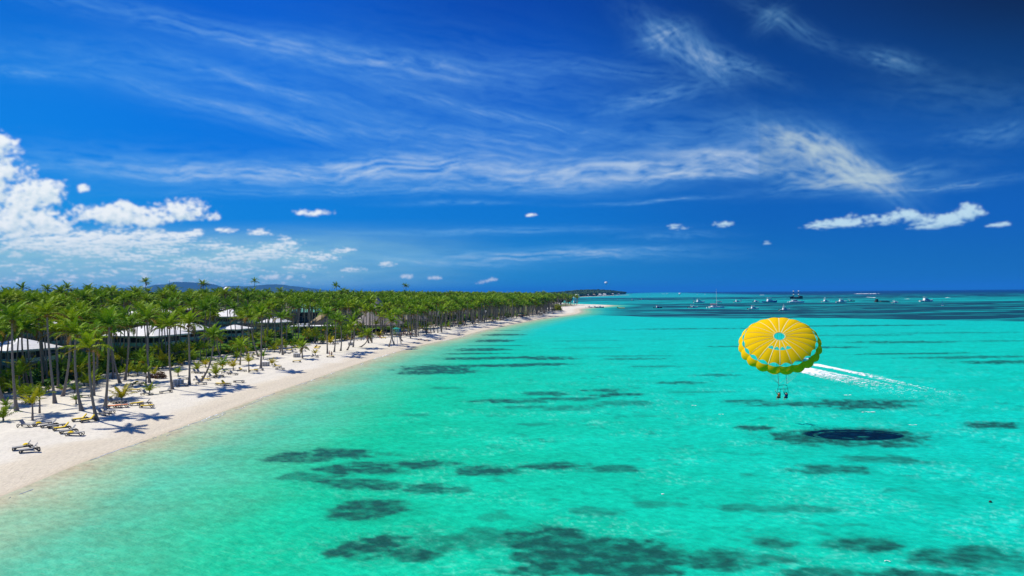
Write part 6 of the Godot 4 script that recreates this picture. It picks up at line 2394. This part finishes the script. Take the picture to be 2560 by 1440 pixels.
# ==================================================================== the yellow parasail
func build_parasail() -> void:
	var at := Vector3(39.81, 12.35, -101.5)
	var o := thing("parasail", "big yellow parasail canopy with white seams carrying two riders over the lagoon", "parasail", at, 0.0)
	var R := 5.65
	var tilt := Basis(Vector3.UP, -0.36) * Basis(Vector3(1, 0, 0), deg_to_rad(40.0))
	var N := 20
	var prof := func(s: float) -> Vector2:       # radius and height of the inflated shell, from the crown vent (0) to the hem (1)
		var a := s * 1.66
		var r := 0.145 + 0.855 * pow(sin(clampf(a, 0.0, PI / 2)), 0.88)
		if a > PI / 2: r = 1.0 - 0.05 * pow((a - PI / 2) / 0.45, 2.0)
		return Vector2(r, 0.335 * cos(a) * (1.0 if a < PI / 2 else 0.85))
	var shell := func(i: int, u: float, s: float, extra: float) -> Vector3:
		var q: Vector2 = (prof as Callable).call(s)
		var b: float = sin(PI * u) * (0.008 + 0.032 * s) + extra
		var a := TAU * (i + u) / N
		return tilt * (Vector3(cos(-a) * (q.x + b * 0.75), q.y + b * 0.6 * (1.0 - s), sin(-a) * (q.x + b * 0.75)) * R)
	var slot := 0.63
	for i in N:
		var facing := sin(-TAU * (i + 0.5) / N)              # +1 on the side turned to the viewer
		var lens := 0.045 + 0.05 * clampf(facing + 0.35, 0.0, 1.0)
		var inner := facing > 0.80
		var top_end := func(u: float) -> float: return slot - lens * sin(PI * u)
		var pieces := []
		if inner: pieces = [[func(_u): return 0.0, func(u): return 0.21 - 0.07 * sin(PI * u)], [func(_u): return 0.215, top_end]]
		else: pieces = [[func(_u): return 0.0, top_end]]
		for p in pieces:
			var mb := MB.new()
			mb.grid(8, 14, func(gi: int, gj: int) -> Vector3:
				var u := gi / 8.0
				var f := 1.0 - gj / 14.0
				return (shell as Callable).call(i, u, lerpf((p[0] as Callable).call(u), (p[1] as Callable).call(u), f), 0.0))
			part("gore", mb.done(), M.canopy_nylon, o)
		var sk := MB.new()
		sk.grid(8, 10, func(gi: int, gj: int) -> Vector3:
			var u := gi / 8.0
			var f := 1.0 - gj / 10.0
			var lo_: float = slot + 0.006 + 0.018 * sin(PI * u)
			var hi_: float = 0.92 + 0.08 * sin(PI * u)
			return (shell as Callable).call(i, u, lerpf(lo_, hi_, f), 0.01 * sin(PI * u) * f))
		part("skirt_panel", sk.done(), M.canopy_nylon, o)
		var tape := MB.new()
		for k in 16:
			var a: Vector3 = (shell as Callable).call(i, 0.0, k / 16.0 * (slot if facing > -0.4 else 0.95), 0.006)
			var b: Vector3 = (shell as Callable).call(i, 0.0, (k + 1) / 16.0 * (slot if facing > -0.4 else 0.95), 0.006)
			tape.bar(a, b, 0.10, 0.03)
		part("seam_tape", tape.done(), M.seam, o)
	var rim := MB.new()
	for i in N:
		rim.bar((shell as Callable).call(i, 0.0, 0.0, 0.0), (shell as Callable).call(i + 1, 0.0, 0.0, 0.0), 0.09)
	part("vent_rim", rim.done(), M.seam, o)
	# lines to the two spreader bars
	var bar_at := Vector3(42.03, 5.23, -106.0) - at
	var hub := bar_at + Vector3(0, 0.62, 0)
	for i in N:
		var hem: Vector3 = (shell as Callable).call(i, 0.0, 0.92, 0.0)
		var side := -1.0 if hem.x < bar_at.x else 1.0
		var ln := MB.new()
		ln.bar(hem, hub + Vector3(0.62 * side, 0.15, 0), 0.012)
		part("suspension_line", ln.done(), M.rope, o)
		var ap := MB.new()
		ap.bar((shell as Callable).call(i, 0.0, 0.0, 0.0), hub + Vector3(0.62 * side, 0.15, 0), 0.014)
		if i % 2 == 0: part("apex_line", ap.done(), M.dark_line, o)
	var up := MB.new()
	up.tube([hub + Vector3(-0.68, 0.10, 0), hub + Vector3(-0.55, -0.02, 0), hub + Vector3(0, 0.03, 0), hub + Vector3(0.55, -0.02, 0), hub + Vector3(0.68, -0.10, 0)], [0.05, 0.045, 0.04, 0.045, 0.05], 6)
	part("upper_spreader_bar", up.done(), M.metal, o)
	var low := MB.new()
	low.tube([bar_at + Vector3(-0.84, 0, 0), bar_at + Vector3(0.84, 0.0, 0)], [0.045, 0.045], 6)
	part("lower_spreader_bar", low.done(), M.metal, o)
	for s in [-1.0, 1.0]:
		var riser := MB.new()
		riser.bar(hub + Vector3(0.6 * s, 0, 0), bar_at + Vector3(0.8 * s, 0, 0), 0.035)
		part("riser", riser.done(), M.metal, o)
	for px in [-0.80, -0.34, 0.34, 0.80]:
		var st := MB.new()
		st.bar(bar_at + Vector3(px, 0, 0), bar_at + Vector3(px * 1.02, -0.62, 0.02), 0.04)
		st.bar(bar_at + Vector3(px * 1.02, -0.62, 0.02), bar_at + Vector3(px * 0.98, -1.36, -0.10), 0.035)
		part("harness_strap", st.done(), M.metal, o)
	for s in [-0.57, 0.57]:
		var seat := MB.new()
		seat.box(bar_at + Vector3(s, -1.40, -0.12), Vector3(0.42, 0.06, 0.30))
		part("harness_seat", seat.done(), M.dark_cloth, o)
	var tow := MB.new()
	var boat_at := Vector3(81.65, 1.6, -199.47) - at
	var pts := []
	for k in 9:
		var f := k / 8.0
		pts.append((bar_at + Vector3(0, -0.1, -0.1)).lerp(boat_at, f) - Vector3(0, 1.2 * sin(PI * f), 0))
	var rr := []
	for k in 9: rr.append(0.008)
	tow.tube(pts, rr, 5)
	part("tow_rope", tow.done(), M.rope, o)
	rider(at + bar_at + Vector3(-0.57, -1.38, -0.10), Vector3(-0.72, 0.98, 0.1), "orange_vest", "pink_vest", "dark_cloth", "left parasail rider in an orange life vest, one arm stretched up to the left")
	rider(at + bar_at + Vector3(0.57, -1.42, -0.10), Vector3(-0.50, 1.12, 0.1), "blue_cloth", "pink_vest", "dark_cloth", "right parasail rider in a blue shirt, reaching up to the bar")
	motor_boat(81.65, -199.47, 9.5, 152, "gel_coat", "open", "small tow boat on the water hidden behind the yellow parasail")
	# wake of the tow boat: strings of foam
	var wake := MB.new()
	var r := RandomNumberGenerator.new()
	r.seed = 19
	var trail := func(ax: float, az: float, bx: float, bz: float, w0: float, w1: float, n: int, thin: float):
		for k in n:
			var f := pow(r.randf(), 1.9)
			var w := lerpf(w0, w1, f)
			var c := Vector3(lerpf(ax, bx, f), 0.04, lerpf(az, bz, f)) + Vector3(r.randf_range(-1, 1), 0, r.randf_range(-1, 1)) * w
			if n_b.get_noise_2d(c.x * 0.5, c.z * 0.9) < -0.25 + f * 0.55: continue
			var k2 := (1.0 - 0.8 * f) * thin
			flake(wake, c, Vector2(r.randf_range(0.25, 0.85), r.randf_range(0.08, 0.24)) * k2, -0.45)
	trail.call(84.32, -189.18, 86.01, -130.98, 0.8, 1.6, 3000, 1.0)
	trail.call(83.39, -186.12, 87.46, -158.66, 0.9, 1.0, 1500, 1.2)
	trail.call(76.11, -178.8, 78.59, -126.48, 1.6, 5.0, 2300, 0.9)
	trail.call(74.38, -175.23, 76.01, -145.7, 2.4, 3.4, 2200, 0.9)
	trail.call(78.33, -181.51, 82.67, -134.3, 0.5, 0.8, 1100, 0.9)
	trail.call(76.08, -180.71, 75.41, -164.91, 1.8, 2.6, 1300, 1.0)
	tag(part("boat_wake", wake.done(), M.foam, self), "white foaming double wake trailing right from behind the yellow parasail", "wake", "", "stuff")


func rider(seat: Vector3, reach: Vector3, vest: String, collar: String, trunks: String, label: String) -> void:
	# seen from behind: seated in the harness, legs forward, away from the viewer (-z)
	var o := thing("person", label, "person", seat, 0.0, "the two parasail riders")
	var b := []
	limb(b, [Vector3(0, 0.10, 0), 0.145, Vector3(0, 0.32, 0.02), 0.125, Vector3(0, 0.50, 0.0), 0.135, Vector3(0, 0.62, -0.01), 0.06, Vector3(0, 0.68, -0.02), 0.055])
	b.append([Vector3(-0.15, 0.53, 0), 0.07, Vector3(0.15, 0.53, 0), 0.07])
	head(b, Vector3(0.01, 0.79, -0.03), Vector3(-0.1, 0.1, -1).normalized())
	for s in [-1.0, 1.0]:
		limb(b, [Vector3(0.1 * s, 0.09, -0.02), 0.105, Vector3(0.13 * s, 0.10, -0.46), 0.068, Vector3(0.13 * s, -0.32, -0.54), 0.045, Vector3(0.14 * s, -0.36, -0.70), 0.035])
	var sh := Vector3(-0.18, 0.54, 0)
	var elbow := sh + reach.normalized() * 0.30 + Vector3(-0.04, -0.02, 0)
	var wrist := elbow + (reach.normalized() + Vector3(0.1, 0.15, 0)).normalized() * 0.27
	limb(b, [sh, 0.06, elbow, 0.046, wrist, 0.034])
	hand(b, wrist, (wrist - elbow).normalized(), Vector3(0, 0, 1))
	limb(b, [Vector3(0.18, 0.54, 0), 0.06, Vector3(0.28, 0.36, -0.16), 0.045, Vector3(0.30, 0.56, -0.32), 0.034])
	hand(b, Vector3(0.30, 0.56, -0.32), Vector3(0, 0.95, -0.3).normalized(), Vector3(-1, 0, 0))
	part("body", body(b, 0.024), M.skin, o)
	var v := []
	limb(v, [Vector3(0, 0.16, 0), 0.165, Vector3(0, 0.34, 0.02), 0.155, Vector3(0, 0.50, 0), 0.165])
	v.append([Vector3(-0.13, 0.52, 0), 0.095, Vector3(0.13, 0.52, 0), 0.095])
	part("life_vest" if vest == "orange_vest" else "shirt", body(v, 0.03), M[vest], o)
	var c := []
	limb(c, [Vector3(-0.10, 0.62, 0.02), 0.055, Vector3(0, 0.63, 0.09), 0.06, Vector3(0.10, 0.62, 0.02), 0.055])
	part("collar", body(c, 0.025), M[collar], o)
	var t := []
	for s in [-1.0, 1.0]: limb(t, [Vector3(0.07 * s, 0.10, 0), 0.155, Vector3(0.12 * s, 0.10, -0.34), 0.10])
	part("shorts", body(t, 0.03), M[trunks], o)
	var h := []
	h.append([Vector3(0.01, 0.84, 0.0), 0.098, Vector3(0.01, 0.80, 0.02), 0.098])
	part("hair", body(h, 0.025), M.hair, o)
	if vest == "blue_cloth":
		var sl := []
		limb(sl, [sh, 0.075, elbow, 0.062, elbow.lerp(wrist, 0.7), 0.05])
		part("sleeve", body(sl, 0.025), M[vest], o)
